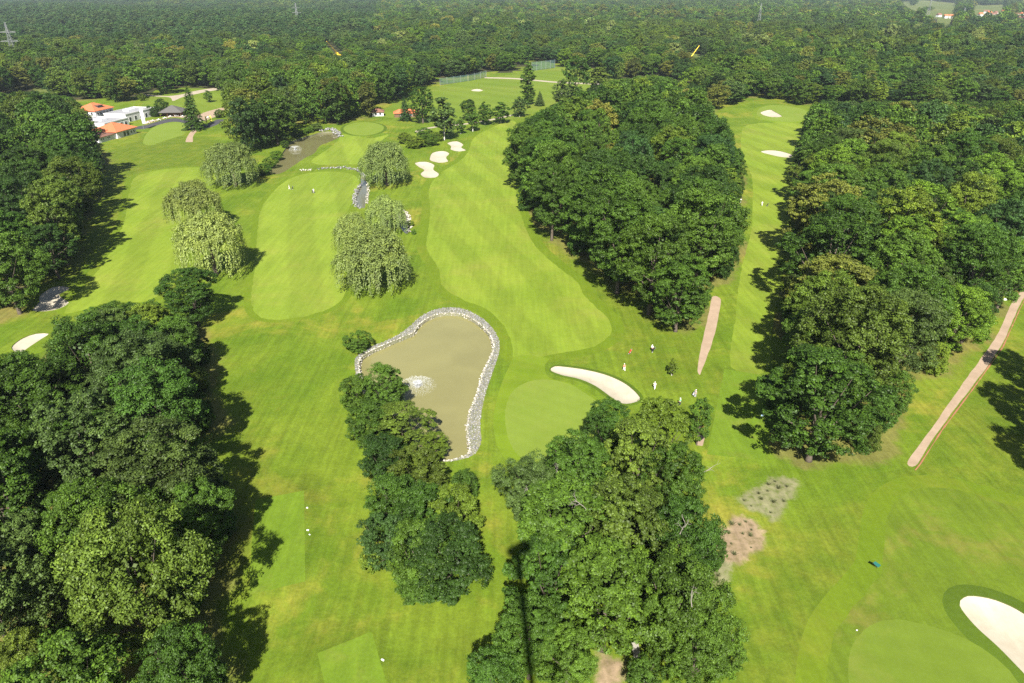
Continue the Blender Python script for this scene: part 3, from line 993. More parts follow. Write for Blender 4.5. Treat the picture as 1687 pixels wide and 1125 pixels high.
for (d0, d1, s) in ((300, 800, 14.0), (800, 1500, 16.0), (1500, 2600, 18.0), (2600, 4200, 22.0), (4200, 7500, 34.0)):
    gx, gy = np.meshgrid(np.arange(-0.86 * d1, 0.86 * d1, s), np.arange(d0 * 0.7, d1, s * 0.9))
    c = np.stack((gx.ravel(), gy.ravel()), 1) + rng.uniform(-0.42, 0.42, (gx.size, 2)) * s
    rr = np.hypot(c[:, 0], c[:, 1])
    c = c[(rr >= d0) & (rr < d1) & (np.abs(c[:, 0]) < 0.86 * c[:, 1])]
    big = vnoise(c[:, 0] / 110, c[:, 1] / 80, 8)
    H = 19.5 + 5.0 * np.tanh(4 * big) + rng.uniform(-3.5, 4.5, len(c))
    r = s * 0.5 * rng.uniform(0.7, 1.5, len(c))
    ok = np.ones(len(c), bool)
    zc = H * 0.56
    for p in ((c[:, 0] - r * 0.7, c[:, 1], zc), (c[:, 0] + r * 0.7, c[:, 1], zc), (c[:, 0], c[:, 1], H * 0.95), (c[:, 0], c[:, 1], H * 0.1)):
        q, _ = proj(np.stack(p, -1))
        ok &= inpoly(q, FAR)
        for hole in HOLES:
            bad = inpoly(q, hole)
            for cl in CLUMPS:
                bad &= ~inpoly(q, cl)
            ok &= ~bad
    FARPTS.append(np.stack((c[ok, 0], c[ok, 1], H[ok], r[ok]), 1))
for cx_, cy_ in (G(1134, 104), G(556, 92)):
    FARPTS = [f_[~((np.abs(f_[:, 0] - cx_ - 5) < 13) & (f_[:, 1] > cy_ - 40) & (f_[:, 1] < cy_ + 14))] for f_ in FARPTS]
# keep the near ones of the far belt in the same list as the woods, so the largest become single trees
near_far = FARPTS[0]
FARPTS = np.concatenate(FARPTS[1:])
rng = np.random.default_rng(78)
here = np.array([(t['x'], t['y'], t['r']) for t in TREES])
for x, y, h, r in near_far:
    if np.any(np.hypot(here[:, 0] - x, here[:, 1] - y) < 0.62 * (here[:, 2] + r)):
        continue
    add_tree('mid', x, y, h, r, TKEYS[int(rng.integers(len(TKEYS)))], 'forest behind the course')

for t in TREES:
    t['d'] = math.hypot(t['x'], t['y'])
    t['size'] = t['r'] * t['H'] / (t['d'] ** 2 + 75 ** 2)
auto = [t for t in TREES if not t['manual']]
cpx, _ = proj(np.array([(t['x'], t['y'], t['H'] * 0.62) for t in auto]))
for px, py, tone in [(1358, 335, 'brownish olive'), (1385, 455, 'brownish olive'), (1345, 455, 'brownish olive'), (1475, 415, 'bright green'), (1530, 430, 'bright green'), (1580, 430, 'grey-green'), (1410, 520, 'bright green'),
                     (1350, 520, 'yellow-green'), (1470, 540, 'grey-green'), (1570, 560, 'yellow-green'), (1340, 640, 'dark green'), (1340, 720, 'dark green'), (1440, 640, 'dark green'), (1420, 700, 'dark green'), (1640, 300, 'bright green'),
                     (1320, 250, 'olive'), (1400, 290, 'dark green'), (1500, 330, 'deep green'), (1600, 200, 'olive'), (1450, 190, 'brownish olive'), (1560, 120, 'yellow-green'),
                     (1110, 390, 'bright green'), (1150, 420, 'mid green'), (1078, 295, 'golden green'), (1020, 400, 'mid green'), (950, 330, 'dark green'), (900, 240, 'mid green'), (1180, 340, 'dark green'), (1130, 490, 'mid green'),
                     (190, 555, 'yellow-green'), (260, 560, 'yellow-green'), (110, 620, 'grey-green'), (60, 640, 'grey-green'), (240, 660, 'dark green'), (180, 720, 'dark green'), (60, 760, 'mid green'), (310, 800, 'grey-green'), (110, 850, 'mid green'),
                     (280, 900, 'mid green'), (60, 950, 'bright green'), (260, 1040, 'mid green'), (120, 1060, 'mid green'), (300, 640, 'olive')]:
    i = int(np.argmin(np.hypot(cpx[:, 0] - px, cpx[:, 1] - py)))
    auto[i]['tone'] = tone
# trees wholly out of view and casting nothing into it are not needed
def in_view(t):
    P = np.array([(t['x'], t['y'], t['H'] * 0.5), (t['x'] - t['r'], t['y'], t['H'] * 0.5), (t['x'] + t['r'], t['y'], t['H'] * 0.5), (t['x'], t['y'], t['H']), (t['x'], t['y'], 0)])
    q, _ = proj(P)
    return bool(np.any((q[:, 0] > 0) & (q[:, 0] < 1687) & (q[:, 1] > 0) & (q[:, 1] < 1125)))
for t in auto:
    t['seen'] = in_view(t)
auto.sort(key=lambda t: -(t['size'] if t['seen'] else t['size'] * 1e-3))
n_manual = sum(t['manual'] for t in TREES)
SINGLE = [t for t in TREES if t['manual']] + auto[:max(0, 300 - n_manual)]
REST = auto[max(0, 300 - n_manual):]

NAME = {'broad': 'broadleaf_tree', 'loose': 'broadleaf_tree', 'mid': 'broadleaf_tree', 'dense': 'bushy_tree', 'willow': 'willow_tree', 'birch': 'birch_tree', 'poplar': 'poplar_tree', 'spruce': 'spruce_tree', 'shrub': 'shrub'}
FORM = {'broad': 'round-crowned', 'loose': 'loose-crowned', 'mid': 'round-crowned', 'dense': 'low bushy'}
GROUPS = {'willows': 'weeping willows by the fairways', IS: 'bushy trees of the island by the pond', W5: 'trees of the clump below the green', RG: 'single trees by the far green and clubhouse',
          'lone': 'trees standing alone', 'right margin': 'trees beyond the pink path', 'far pond bank': 'shrubs on the far pond bank'}
WHERE = {'left foreground wood': 'the wood in the lower left corner', 'left upper wood': 'the dark wood on the left beside the clubhouse',
         'central wood': 'the wood between the two long fairways', 'right wood': 'the wide wood on the right', 'forest behind the course': 'the forest behind the course'}
rank = {}
for w in WHERE:
    ts = sorted([t for t in SINGLE if t['wood'] == w and not t['manual']], key=lambda t: t['d'])
    for i, t in enumerate(ts):
        t['rank'] = i + 1
TCOUNT = {}


def build_tree(t):
    kind = t['kind']
    if kind in ('broad', 'loose') and t['d'] > 330:
        kind = 'mid'
    protos = PROTO[kind]
    i = TCOUNT.get(kind, 0)
    TCOUNT[kind] = i + 1
    cm, tm, H0, r0 = protos[i % len(protos)]
    if t['label']:
        label = t['label']
    else:
        label = f"{t['tone']} {FORM[t['kind']]} tree, {ordinal(t['rank'])} nearest in {WHERE[t['wood']]}"
    z = float(hgt(t['x'], t['y']))
    e = thing(NAME[t['kind']], label, 'shrub' if t['kind'] == 'shrub' else 'tree', (t['x'], t['y'], z - 0.05), t['rot'], GROUPS.get(t['wood'], 'trees of ' + WHERE.get(t['wood'], 'the course')))
    sx, sz = t['r'] / r0, t['H'] / H0
    sc = (sx, sx, sz)
    base = TONES[t['tone']]
    j = RNG.uniform(0.8, 1.2)
    hue = RNG.uniform(0.94, 1.06)
    tone = (base[0] * j * hue, base[1] * j, base[2] * j / hue)
    tr = link('trunk', tm, e)
    cr = link('crown', cm, e)
    tr.scale = (min(sx, 1.2), min(sx, 1.2), sz)
    tr.scale = sc
    cr.scale = sc
    cr['tone'] = tone
    t['obj'] = e
    return e


for t in SINGLE:
    build_tree(t)

# the rest of the forest: nobody could count it - one object
proto_col = bpy.data.collections.new('forest_kinds')      # not linked to the scene
FKIND = {}
idx = 0
for kind in ('broad', 'loose', 'dense', 'mid', 'far', 'farpine'):
    for cm, tm, H0, r0 in PROTO[kind]:
        o = bpy.data.objects.new(f'kind_{idx:02d}', joined('forest_tree', cm, tm))
        proto_col.objects.link(o)
        FKIND.setdefault(kind, []).append((idx, H0, r0))
        idx += 1
rng = np.random.default_rng(91)
P, VAR, SCL, ROT, TON = [], [], [], [], []


def forest_point(x, y, H, r, kind, tone):
    i, H0, r0 = FKIND[kind][int(rng.integers(len(FKIND[kind])))]
    P.append((x, y, float(hgt(x, y)) - 0.05))
    VAR.append(i)
    SCL.append((r / r0, r / r0, H / H0))
    ROT.append((0, 0, rng.uniform(0, 6.28)))
    j = rng.uniform(0.7, 1.4)
    hue = rng.uniform(0.93, 1.07)
    TON.append((tone[0] * j * hue, tone[1] * j, tone[2] * j / hue))


for t in REST:
    k = t['kind']
    if k in ('broad', 'loose', 'dense') and t['d'] > 300:
        k = 'mid'
    forest_point(t['x'], t['y'], t['H'], t['r'], k, TONES[t['tone']])
PIX, _ = proj(np.concatenate((FARPTS[:, :2], np.full((len(FARPTS), 1), 12.0)), 1))
for (x, y, h, r), q in zip(FARPTS, PIX):
    b = float(vnoise(x / 210, y / 210, 21))
    pine = (q[0] < 620 and q[1] < 62 and b > -0.5) or b > 0.75
    if pine:
        tone = TONES['bluish green'] if rng.uniform() < 0.7 else TONES['grey-green']
        forest_point(x, y, h, r * 0.9, 'farpine', tone)
    else:
        tone = TONES[TKEYS[int((b * 3.0 + 6 + rng.uniform(0, 4)) % len(TKEYS))]]
        u = rng.uniform()
        if u < 0.02:
            tone = TONES['silvery green']
        elif u < 0.035:
            tone = TONES['golden green']
        forest_point(x, y, h * (1.25 if rng.uniform() < 0.08 else 1.0), r, 'mid' if math.hypot(x, y) < 1500 else 'far', tone)
fm = bpy.data.meshes.new('forest')
fm.from_pydata(P, [], [])
for nm, typ, dat, key in (('variant', 'INT', VAR, 'value'), ('scl', 'FLOAT_VECTOR', SCL, 'vector'), ('rot', 'FLOAT_VECTOR', ROT, 'vector'), ('tone', 'FLOAT_VECTOR', TON, 'vector')):
    a = fm.attributes.new(nm, typ, 'POINT')
    a.data.foreach_set(key, np.asarray(dat, np.int32 if typ == 'INT' else np.float32).ravel())
forest = link('forest', fm)
tag(forest, 'dense mixed forest stretching from the course to the horizon', 'forest', kind='stuff')
ng = bpy.data.node_groups.new('forest_trees', 'GeometryNodeTree')
ng.interface.new_socket('Geometry', in_out='INPUT', socket_type='NodeSocketGeometry')
ng.interface.new_socket('Geometry', in_out='OUTPUT', socket_type='NodeSocketGeometry')
gi = ng.nodes.new('NodeGroupInput')
go = ng.nodes.new('NodeGroupOutput')
ip = ng.nodes.new('GeometryNodeInstanceOnPoints')
ci = ng.nodes.new('GeometryNodeCollectionInfo')
ci.inputs['Collection'].default_value = proto_col
ci.inputs['Separate Children'].default_value = True
ci.inputs['Reset Children'].default_value = True
ip.inputs['Pick Instance'].default_value = True


def named(nm, typ):
    n = ng.nodes.new('GeometryNodeInputNamedAttribute')
    n.data_type = typ
    n.inputs['Name'].default_value = nm
    return n.outputs[0]


ng.links.new(gi.outputs[0], ip.inputs['Points'])
ng.links.new(ci.outputs[0], ip.inputs['Instance'])
ng.links.new(named('variant', 'INT'), ip.inputs['Instance Index'])
ng.links.new(named('rot', 'FLOAT_VECTOR'), ip.inputs['Rotation'])
ng.links.new(named('scl', 'FLOAT_VECTOR'), ip.inputs['Scale'])
ng.links.new(ip.outputs[0], go.inputs[0])
md = forest.modifiers.new('trees', 'NODES')
md.node_group = ng
print('single trees', len(SINGLE), 'forest points', len(P), {w: sum(1 for t in SINGLE if t['wood'] == w) for w in WHERE})

# ------------------------------------------------------------------ ground: one partition of the land into its surfaces
FW_A = W([(846, 198), (800, 214), (779, 229), (771, 249), (757, 265), (724, 286), (707, 310), (709, 345), (706, 375), (703, 408), (722, 440), (729, 470), (760, 492), (800, 508), (826, 532), (840, 557), (846, 580), (850, 596), (880, 592), (905, 585),
           (945, 579), (980, 571), (1005, 552), (1004, 530), (984, 508), (962, 485), (949, 463), (913, 435), (882, 405), (866, 375), (855, 340), (850, 300), (858, 240)], wob=0.1)
FW_B = W([(500, 286), (540, 282), (575, 285), (591, 296), (586, 318), (577, 338), (568, 355), (560, 380), (562, 420), (570, 455), (568, 485), (548, 506), (500, 522), (452, 527), (424, 519), (414, 495), (419, 440), (424, 385), (430, 345), (448, 318), (470, 298)], wob=0.1)
FW_C = W([(227, 290), (290, 278), (350, 281), (352, 320), (318, 360), (300, 420), (290, 465), (240, 495), (180, 498), (112, 516), (112, 505), (140, 470), (170, 435), (187, 405), (205, 365), (213, 320)], wob=0.1)
FW_D = W([(512, 266), (527, 254), (542, 244), (556, 233), (566, 222), (610, 228), (640, 222), (618, 240), (606, 255), (596, 269), (560, 270), (530, 271)], wob=0.1)
FW_E = W([(1222, 218), (1232, 206), (1268, 202), (1318, 204), (1322, 225), (1310, 300), (1300, 400), (1275, 520), (1262, 612), (1205, 606), (1212, 520), (1222, 440), (1238, 380), (1240, 330), (1238, 290), (1222, 250)], wob=0.1)
FW_F = W([(1760, 862), (1687, 838), (1607, 813), (1557, 803), (1510, 805), (1477, 824), (1460, 857), (1456, 894), (1453, 942), (1432, 972), (1396, 1012), (1370, 1059), (1362, 1123), (1368, 1200), (1500, 1260), (1760, 1230)], wob=0.1)
GREEN_A = W([(832, 690), (836, 665), (848, 645), (872, 632), (900, 629), (935, 636), (958, 648), (990, 672), (1000, 705), (975, 740), (935, 768), (895, 773), (858, 758), (838, 728)])
GREEN_D = W([(566, 214), (574, 207), (594, 203), (615, 204), (631, 209), (630, 217), (615, 223), (594, 225), (574, 221)])
GREEN_E = W([(1250, 181), (1270, 175), (1305, 177), (1330, 185), (1325, 198), (1300, 202), (1265, 199), (1248, 192)])
GREEN_F = W([(1398, 1130), (1402, 1069), (1433, 1032), (1476, 1021), (1540, 1034), (1590, 1052), (1641, 1086), (1680, 1130), (1690, 1190), (1560, 1240), (1420, 1210)])
GREEN_P = W([(236, 236), (240, 222), (252, 210), (272, 203), (297, 200), (311, 206), (302, 220), (270, 232), (250, 239)])
APRON_A = W([(848, 588), (838, 606), (824, 640), (813, 690), (819, 735), (842, 768), (885, 788), (940, 782), (990, 750), (1022, 712), (1000, 672), (950, 640), (905, 626), (898, 602), (905, 592), (870, 586)])
TEE_1 = W([(502, 814), (504, 964), (412, 986), (416, 905), (422, 829)], smooth=False)
TEE_2 = W([(613, 1047), (640, 1140), (640, 1160), (545, 1170), (524, 1083)], smooth=False)
TEE_E = W([(1193, 611), (1262, 622), (1284, 655), (1258, 762), (1164, 752)], smooth=False)
RANGE = W([(620, 190), (645, 174), (662, 160), (727, 142), (800, 128), (850, 122), (880, 115), (925, 110), (1010, 122), (1012, 140), (940, 160), (880, 185), (840, 196), (780, 200), (735, 200), (700, 200)])
LAWN = W([(232, 180), (240, 165), (262, 152), (300, 146), (345, 146), (372, 150), (366, 176), (340, 186), (300, 178), (262, 178)])
PATH_R = W([(1712, 455), (1690, 488), (1681, 505), (1652, 570), (1602, 640), (1552, 706), (1516, 762), (1508, 773), (1491, 767), (1494, 757), (1535, 700), (1588, 625), (1638, 555), (1664, 500), (1676, 484), (1700, 450)], 0.6, wob=0.09)
PATH_C = W([(1172, 488), (1189, 492), (1184, 530), (1174, 570), (1162, 602), (1154, 622), (1147, 616), (1150, 585), (1160, 540), (1167, 510)], 0.6, wob=0.09)
PATH_H = W([(306, 234), (310, 222), (318, 213), (330, 208), (331, 211), (324, 216), (318, 224), (317, 234)], 0.8)
ROAD_H = W([(222, 209), (240, 206), (262, 199), (285, 194), (305, 197), (330, 205), (345, 203), (358, 196), (372, 196), (350, 208), (322, 213), (305, 203), (285, 200), (262, 205), (238, 212), (222, 213)], 0.8)
PATIO = W([(238, 205), (243, 198), (262, 196), (290, 188), (320, 190), (340, 183), (372, 176), (376, 184), (350, 193), (330, 200), (305, 194), (285, 192), (262, 197), (245, 203)], 0.8)
TRACK_L = W([(240, 155), (275, 158), (300, 155), (320, 150), (345, 146), (375, 143), (376, 146), (346, 150), (322, 155), (300, 160), (285, 166), (278, 160), (240, 158)], 0.8)
TRACK_R = W([(798, 127), (850, 128.5), (918, 134), (1010, 138), (1010, 140), (918, 136), (850, 130.5), (798, 128.6)], 0.8)
TRACK_D = W([(684, 216), (700, 211), (722, 207), (735, 204), (760, 203), (800, 197), (845, 188), (845, 190), (800, 199), (760, 205), (735, 207), (722, 209), (702, 213), (688, 219)], 0.8)
BED_1 = W([(1172, 895), (1190, 872), (1215, 853), (1245, 858), (1258, 880), (1252, 905), (1228, 925), (1205, 930), (1180, 915)], 0.5, wob=0.28)
BED_2 = W([(1215, 828), (1240, 808), (1262, 792), (1300, 786), (1318, 800), (1300, 830), (1278, 858), (1255, 850)], 0.5, wob=0.28)
BED_3 = W([(1168, 915), (1190, 920), (1212, 928), (1200, 955), (1186, 974), (1170, 960)], 0.5, wob=0.28)
GAP_S = W([(988, 1075), (1005, 1088), (1030, 1088), (1028, 1128), (985, 1130)], 0.5, wob=0.28)
POND = W([(593, 596), (606, 582), (642, 565), (676, 551), (684, 546), (693, 533), (714, 520), (738, 515.5), (762, 518), (786, 531), (805, 550), (812, 572), (806, 590), (794, 616), (784, 650), (770, 690), (769, 721), (773, 744), (762, 752), (743, 758), (721, 757), (690, 738), (655, 695), (614, 655), (596, 620)], 0.8)
BANK = W([(586, 614), (586, 591), (608, 574), (649, 556), (676, 537), (695, 520), (724, 508), (757, 507), (781, 516), (803, 531), (819, 553), (823, 577), (812, 613), (800, 649), (793, 682), (791, 704), (793, 726), (784, 747), (763, 757), (740, 761), (718, 760), (686, 742), (648, 700), (606, 660), (590, 630)], 0.8)
POND_2 = W([(441, 286), (450, 273), (458, 262), (477, 236), (488, 230), (512, 223), (531, 218), (549, 217.5), (560, 225), (542, 234), (527, 240), (518, 252), (501, 261), (486, 271), (467, 283), (454, 287)], 1.0)
CREEK = W([(594, 290), (601, 293), (606, 305), (606, 318), (602, 334), (600, 342), (590, 338), (586, 328), (588, 315), (594, 303)], 0.6)
DITCH = W([(655, 346), (666, 348), (672, 356), (674, 372), (671, 384), (664, 380), (654, 365), (640, 352)], 0.6)
FIELD = [W([(1470, 4), (1520, 0), (1620, 8), (1760, 2), (1760, 28), (1672, 34), (1610, 30), (1560, 32), (1540, 30), (1500, 16)]),
         W([(1546, 30), (1566, 30), (1562, 46), (1552, 58), (1545, 46)]), W([(1125, 80), (1152, 80), (1212, 92), (1208, 112), (1150, 106), (1128, 102)]),
         W([(1205, 46), (1262, 48), (1264, 60), (1205, 55)]), W([(55, 142), (88, 145), (92, 160), (60, 152)])]
BUNKERS = [
    ('long pale bunker beside the green', [(907, 613), (914, 606), (940, 608), (970, 613), (1003, 622), (1033, 637), (1054, 658), (1045, 666), (1026, 668), (1007, 658), (980, 639), (953, 628), (925, 622)]),
    ('large bunker cut by the lower right corner, by the nearest green', [(1580, 1000), (1587, 986), (1604, 983), (1641, 990), (1687, 1012), (1745, 1060), (1740, 1140), (1700, 1125), (1682, 1108), (1644, 1069), (1604, 1032)]),
    ('kidney shaped bunker nearest the left edge wood, half in tree shade', [(115, 475), (105, 473), (87, 475), (67, 488), (65, 499), (54, 513), (78, 514), (100, 509), (114, 500), (104, 493), (98, 487), (110, 481)]),
    ('bunker below the kidney shaped one, at the corner of the foreground wood', [(81, 550), (60, 550), (37, 558), (19, 573), (32, 582), (50, 571), (70, 558)]),
    ('lowest of three pale bunkers in a row by the willow', [(684, 269), (700, 267), (715, 272), (714, 280), (723, 287), (717, 293), (700, 293), (693, 287), (699, 281), (690, 276)]),
    ('middle one of three pale bunkers in a row', [(708, 263), (713, 252), (730, 249), (740, 253), (735, 260), (738, 267), (723, 269), (713, 267)]),
    ('highest of three pale bunkers in a row, under the tall birch', [(737, 236), (752, 233), (763, 238), (760, 243), (768, 248), (757, 250), (743, 247), (743, 241)]),
    ('small bunker out on the driving range', [(776, 149), (786, 147), (796, 149), (790, 151.5), (780, 151)]),
    ('bunker beside the green at the end of the right hand fairway', [(1253, 187), (1268, 183), (1277, 187), (1288, 194), (1272, 195), (1258, 192)]),
    ('flat oval bunker in tree shade halfway up the right hand fairway', [(1253, 252), (1268, 249), (1288, 251), (1306, 257), (1300, 261), (1280, 259)]),
]
BK = [(lab, W(p, 0.7)) for lab, p in BUNKERS]

# name, material, outline, label
PATH_R, PATH_C = offset_poly(PATH_R, -0.3), offset_poly(PATH_C, -0.3)
REGIONS = [
    ('field', 'field', FIELD[0], None), ('field', 'field', FIELD[1], None), ('field', 'field', FIELD[2], None), ('field', 'field', FIELD[3], None), ('field', 'field', FIELD[4], None),
    ('driving_range_grass', 'range', RANGE, 'open mown grass of the driving range'), ('lawn', 'range', LAWN, 'lawn behind the clubhouse'),
    ('semi_rough', 'semi', offset_poly(FW_A, 3.2), None), ('semi_rough', 'semi', offset_poly(FW_B, 2.0), None), ('semi_rough', 'semi', offset_poly(FW_F, 3.5), None), ('semi_rough', 'semi', offset_poly(FW_C, 2.5), None),
    ('fairway', 'fairway', FW_A, 'long fairway leading to the round pond'), ('fairway', 'fairway_b', FW_B, 'fairway between the weeping willows'), ('fairway', 'fairway', FW_C, 'fairway running to the clubhouse'),
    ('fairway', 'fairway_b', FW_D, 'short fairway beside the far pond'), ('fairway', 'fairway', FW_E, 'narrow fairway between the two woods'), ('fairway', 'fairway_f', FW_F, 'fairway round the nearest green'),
    ('apron', 'apron', APRON_A, 'apron of the green by the round pond'),
    ('collar', 'collar', offset_poly(GREEN_D, 2.0), None), ('apron', 'apron', offset_poly(GREEN_E, 3.0), None),
    ('bunker_collar', 'collar', offset_poly(BK[1][1], 2.4), 'dark grass collar of the large bunker'), ('bunker_collar', 'collar', offset_poly(BK[0][1], 0.9), None),
    ('bunker_collar', 'semi', offset_poly(BK[4][1], 1.5), None), ('bunker_collar', 'semi', offset_poly(BK[5][1], 1.5), None), ('bunker_collar', 'semi', offset_poly(BK[6][1], 1.5), None),
    ('putting_green', 'green', GREEN_A, 'round green below the long bunker'), ('putting_green', 'green', GREEN_D, 'oval green above the far pond'), ('putting_green', 'green', GREEN_E, 'green at the end of the narrow fairway'),
    ('putting_green', 'green_f', GREEN_F, 'nearest green beside the large bunker'), ('putting_green', 'green', GREEN_P, 'practice green in front of the clubhouse'),
    ('collar', 'collar', offset_poly(TEE_1, 1.3), None), ('collar', 'collar', offset_poly(TEE_2, 1.3), None),
    ('teeing_ground', 'tee', TEE_1, 'square cut teeing ground beside the foreground wood'), ('teeing_ground', 'tee', TEE_2, 'teeing ground at the bottom edge'), ('teeing_ground', 'tee', TEE_E, 'teeing ground of the narrow fairway'),
    ('path', 'path', PATH_R, 'pink gravel path along the right wood'), ('path', 'path', PATH_C, 'short pink path leaving the central wood'), ('path', 'path', PATH_H, 'pink walk below the clubhouse conifer'),
    ('patio', 'path', PATIO, 'paved terrace of the clubhouse'), ('road', 'asphalt', ROAD_H, 'dark drive round the practice green'), ('track', 'track', TRACK_L, None), ('track', 'track', TRACK_R, None), ('track', 'track', TRACK_D, None),
    ('pond_bank', 'soil_grey', BANK, None),
]
CUT = [('pond', POND), ('pond2', POND_2), ('creek', CREEK), ('ditch', DITCH)] + [('bunker%d' % i, p) for i, (_, p) in enumerate(BK)]

pts, edges = [], []


def add_loop(poly):
    n0 = len(pts)
    k = len(poly)
    for p in poly:
        pts.append((float(p[0]), float(p[1])))
    for i in range(k):
        edges.append((n0 + i, n0 + (i + 1) % k))


for r_ in REGIONS:
    add_loop(r_[2])
for _, p in CUT:
    add_loop(p)
rg = np.random.default_rng(3)


def grid_pts(x0, x1, y0, y1, s, skip=None):
    gx, gy = np.meshgrid(np.arange(x0, x1, s), np.arange(y0, y1, s))
    c = np.stack((gx.ravel(), gy.ravel()), 1) + rg.uniform(-0.25, 0.25, (gx.size, 2)) * s
    if skip is not None:
        c = c[~((c[:, 0] > skip[0]) & (c[:, 0] < skip[1]) & (c[:, 1] > skip[2]) & (c[:, 1] < skip[3]))]
    pts.extend([(float(a), float(b)) for a, b in c])


grid_pts(-170, 190, 35, 330, 5.0)
grid_pts(-420, 420, -60, 900, 15.0, (-170, 190, 35, 330))
grid_pts(-2200, 2200, -600, 2600, 110.0, (-420, 420, -60, 900))
grid_pts(-16000, 16000, -6000, 16000, 1600.0, (-2200, 2200, -600, 2600))
for p in (BED_1, BED_2, BED_3, GAP_S):
    grid_pts(p[:, 0].min() - 3, p[:, 0].max() + 3, p[:, 1].min() - 3, p[:, 1].max() + 3, 0.9)
for _, p in BK:                                     # finer inside the bunkers
    lo, hi = p.min(0), p.max(0)
    s = max(0.8, (hi - lo).max() / 22)
    gx, gy = np.meshgrid(np.arange(lo[0], hi[0], s), np.arange(lo[1], hi[1], s))
    c = np.stack((gx.ravel(), gy.ravel()), 1) + rg.uniform(-0.2, 0.2, (gx.size, 2)) * s
    pts.extend([(float(a), float(b)) for a, b in c[inpoly(c, p)]])
cdt = geometry.delaunay_2d_cdt([Vector(p) for p in pts], edges, [], 0, 1e-3)
CV = np.array([(v.x, v.y) for v in cdt[0]])
CF = np.array([tuple(f) for f in cdt[2]], np.int64)
a_, b_, c_ = CV[CF[:, 0]], CV[CF[:, 1]], CV[CF[:, 2]]
area2 = (b_[:, 0] - a_[:, 0]) * (c_[:, 1] - a_[:, 1]) - (b_[:, 1] - a_[:, 1]) * (c_[:, 0] - a_[:, 0])
CF = np.where((area2 < 0)[:, None], CF[:, ::-1], CF)
CEN = CV[CF].mean(1)
REGID = np.full(len(CF), -1)
for i, r_ in enumerate(REGIONS):
    REGID[inpoly(CEN, r_[2])] = i
CUTID = np.full(len(CF), -1)
for i, (_, p) in enumerate(CUT):
    CUTID[inpoly(CEN, p)] = i
# raised tees, gently built-up greens and bunker shoulders
CZ = hgt(CV[:, 0], CV[:, 1])


def poly_dist(P, poly):
    P = np.asarray(P)
    best = np.full(len(P), 1e9)
    for i in range(len(poly)):
        a, b = poly[i], poly[(i + 1) % len(poly)]
        ab = b - a
        t = np.clip(((P - a) @ ab) / (ab @ ab + 1e-9), 0, 1)
        best = np.minimum(best, np.hypot(*(P - a - t[:, None] * ab).T))
    return best


def raise_poly(poly, h, w):
    lo, hi = poly.min(0) - w, poly.max(0) + w
    m = np.where((CV[:, 0] > lo[0]) & (CV[:, 0] < hi[0]) & (CV[:, 1] > lo[1]) & (CV[:, 1] < hi[1]))[0]
    d = poly_dist(CV[m], poly)
    ins = inpoly(CV[m], poly)
    CZ[m] += h * np.where(ins | (d < 1e-3), 1.0, np.clip(1 - d / w, 0, 1))


raise_poly(TEE_1, 0.6, 1.2)
raise_poly(TEE_2, 0.6, 1.2)
raise_poly(TEE_E, 0.4, 1.2)
for gpoly in (GREEN_A, GREEN_D, GREEN_E):
    raise_poly(gpoly, 0.45, 4.0)
for _, p in BK:
    raise_poly(p, 0.35, 3.0)


def zground(x, y):
    """height of the finished ground under a point"""
    d = (CV[:, 0] - x) ** 2 + (CV[:, 1] - y) ** 2
    i = np.argpartition(d, 3)[:3]
    w = 1 / (d[i] + 0.05)
    return float((CZ[i] * w).sum() / w.sum())


def ground_mesh(name, mask, mat, zv=None):
    f = CF[mask]
    u, inv = np.unique(f.ravel(), return_inverse=True)
    z = CZ[u] if zv is None else zv[u]
    me = np_mesh(name, np.column_stack((CV[u], z)), inv.reshape(-1, 3), [M[mat]], smooth=True)
    return me


free = CUTID < 0
for i, r_ in enumerate(REGIONS):
    m = free & (REGID == i)
    if m.any():
        tag(link(r_[0], ground_mesh(r_[0], m, r_[1])), r_[3], kind='structure')
# forest floor under the trees, rough grass elsewhere
stems = np.array([(t['x'], t['y']) for t in TREES if t['wood'] in WHERE] + [tuple(p[:2]) for p in FARPTS])
occ = {}
for x, y in stems:
    occ[(int(x // 8), int(y // 8))] = occ.get((int(x // 8), int(y // 8)), 0) + 1
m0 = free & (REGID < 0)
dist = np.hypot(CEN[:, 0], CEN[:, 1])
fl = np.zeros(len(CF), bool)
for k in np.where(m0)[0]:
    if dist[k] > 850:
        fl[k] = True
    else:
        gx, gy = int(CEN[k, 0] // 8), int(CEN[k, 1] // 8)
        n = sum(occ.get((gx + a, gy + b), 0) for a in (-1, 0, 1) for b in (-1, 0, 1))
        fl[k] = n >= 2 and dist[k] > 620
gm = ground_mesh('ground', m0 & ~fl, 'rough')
gco = np.zeros(len(gm.vertices) * 3, np.float32)
gm.vertices.foreach_get('co', gco)
gco = gco.reshape(-1, 3)
dens = np.zeros(len(gco), np.float32)
for x, y in stems:
    if y < 640 and abs(x) < 480:
        dd = (gco[:, 0] - x) ** 2 + (gco[:, 1] - y) ** 2
        dens += np.exp(-dd / 40.0)
la = gm.attributes.new('litter', 'FLOAT', 'POINT')
la.data.foreach_set('value', np.clip((dens - 0.55) / 0.7, 0, 1).astype(np.float32))
LUSH_DIM = [W(p, 3.0) for p in ([(1240, 1180), (1270, 960), (1330, 850), (1480, 770), (1700, 560), (1800, 640), (1800, 1180)],
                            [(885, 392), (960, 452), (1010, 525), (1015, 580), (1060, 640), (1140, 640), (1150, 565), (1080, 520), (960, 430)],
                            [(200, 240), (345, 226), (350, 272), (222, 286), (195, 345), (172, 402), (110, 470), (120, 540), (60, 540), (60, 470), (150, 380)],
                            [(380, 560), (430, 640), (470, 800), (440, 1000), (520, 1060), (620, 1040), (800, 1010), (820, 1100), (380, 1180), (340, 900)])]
lval = np.zeros(len(gco), np.float32)  # how far each region's greener tone and painted shade reach into the rough
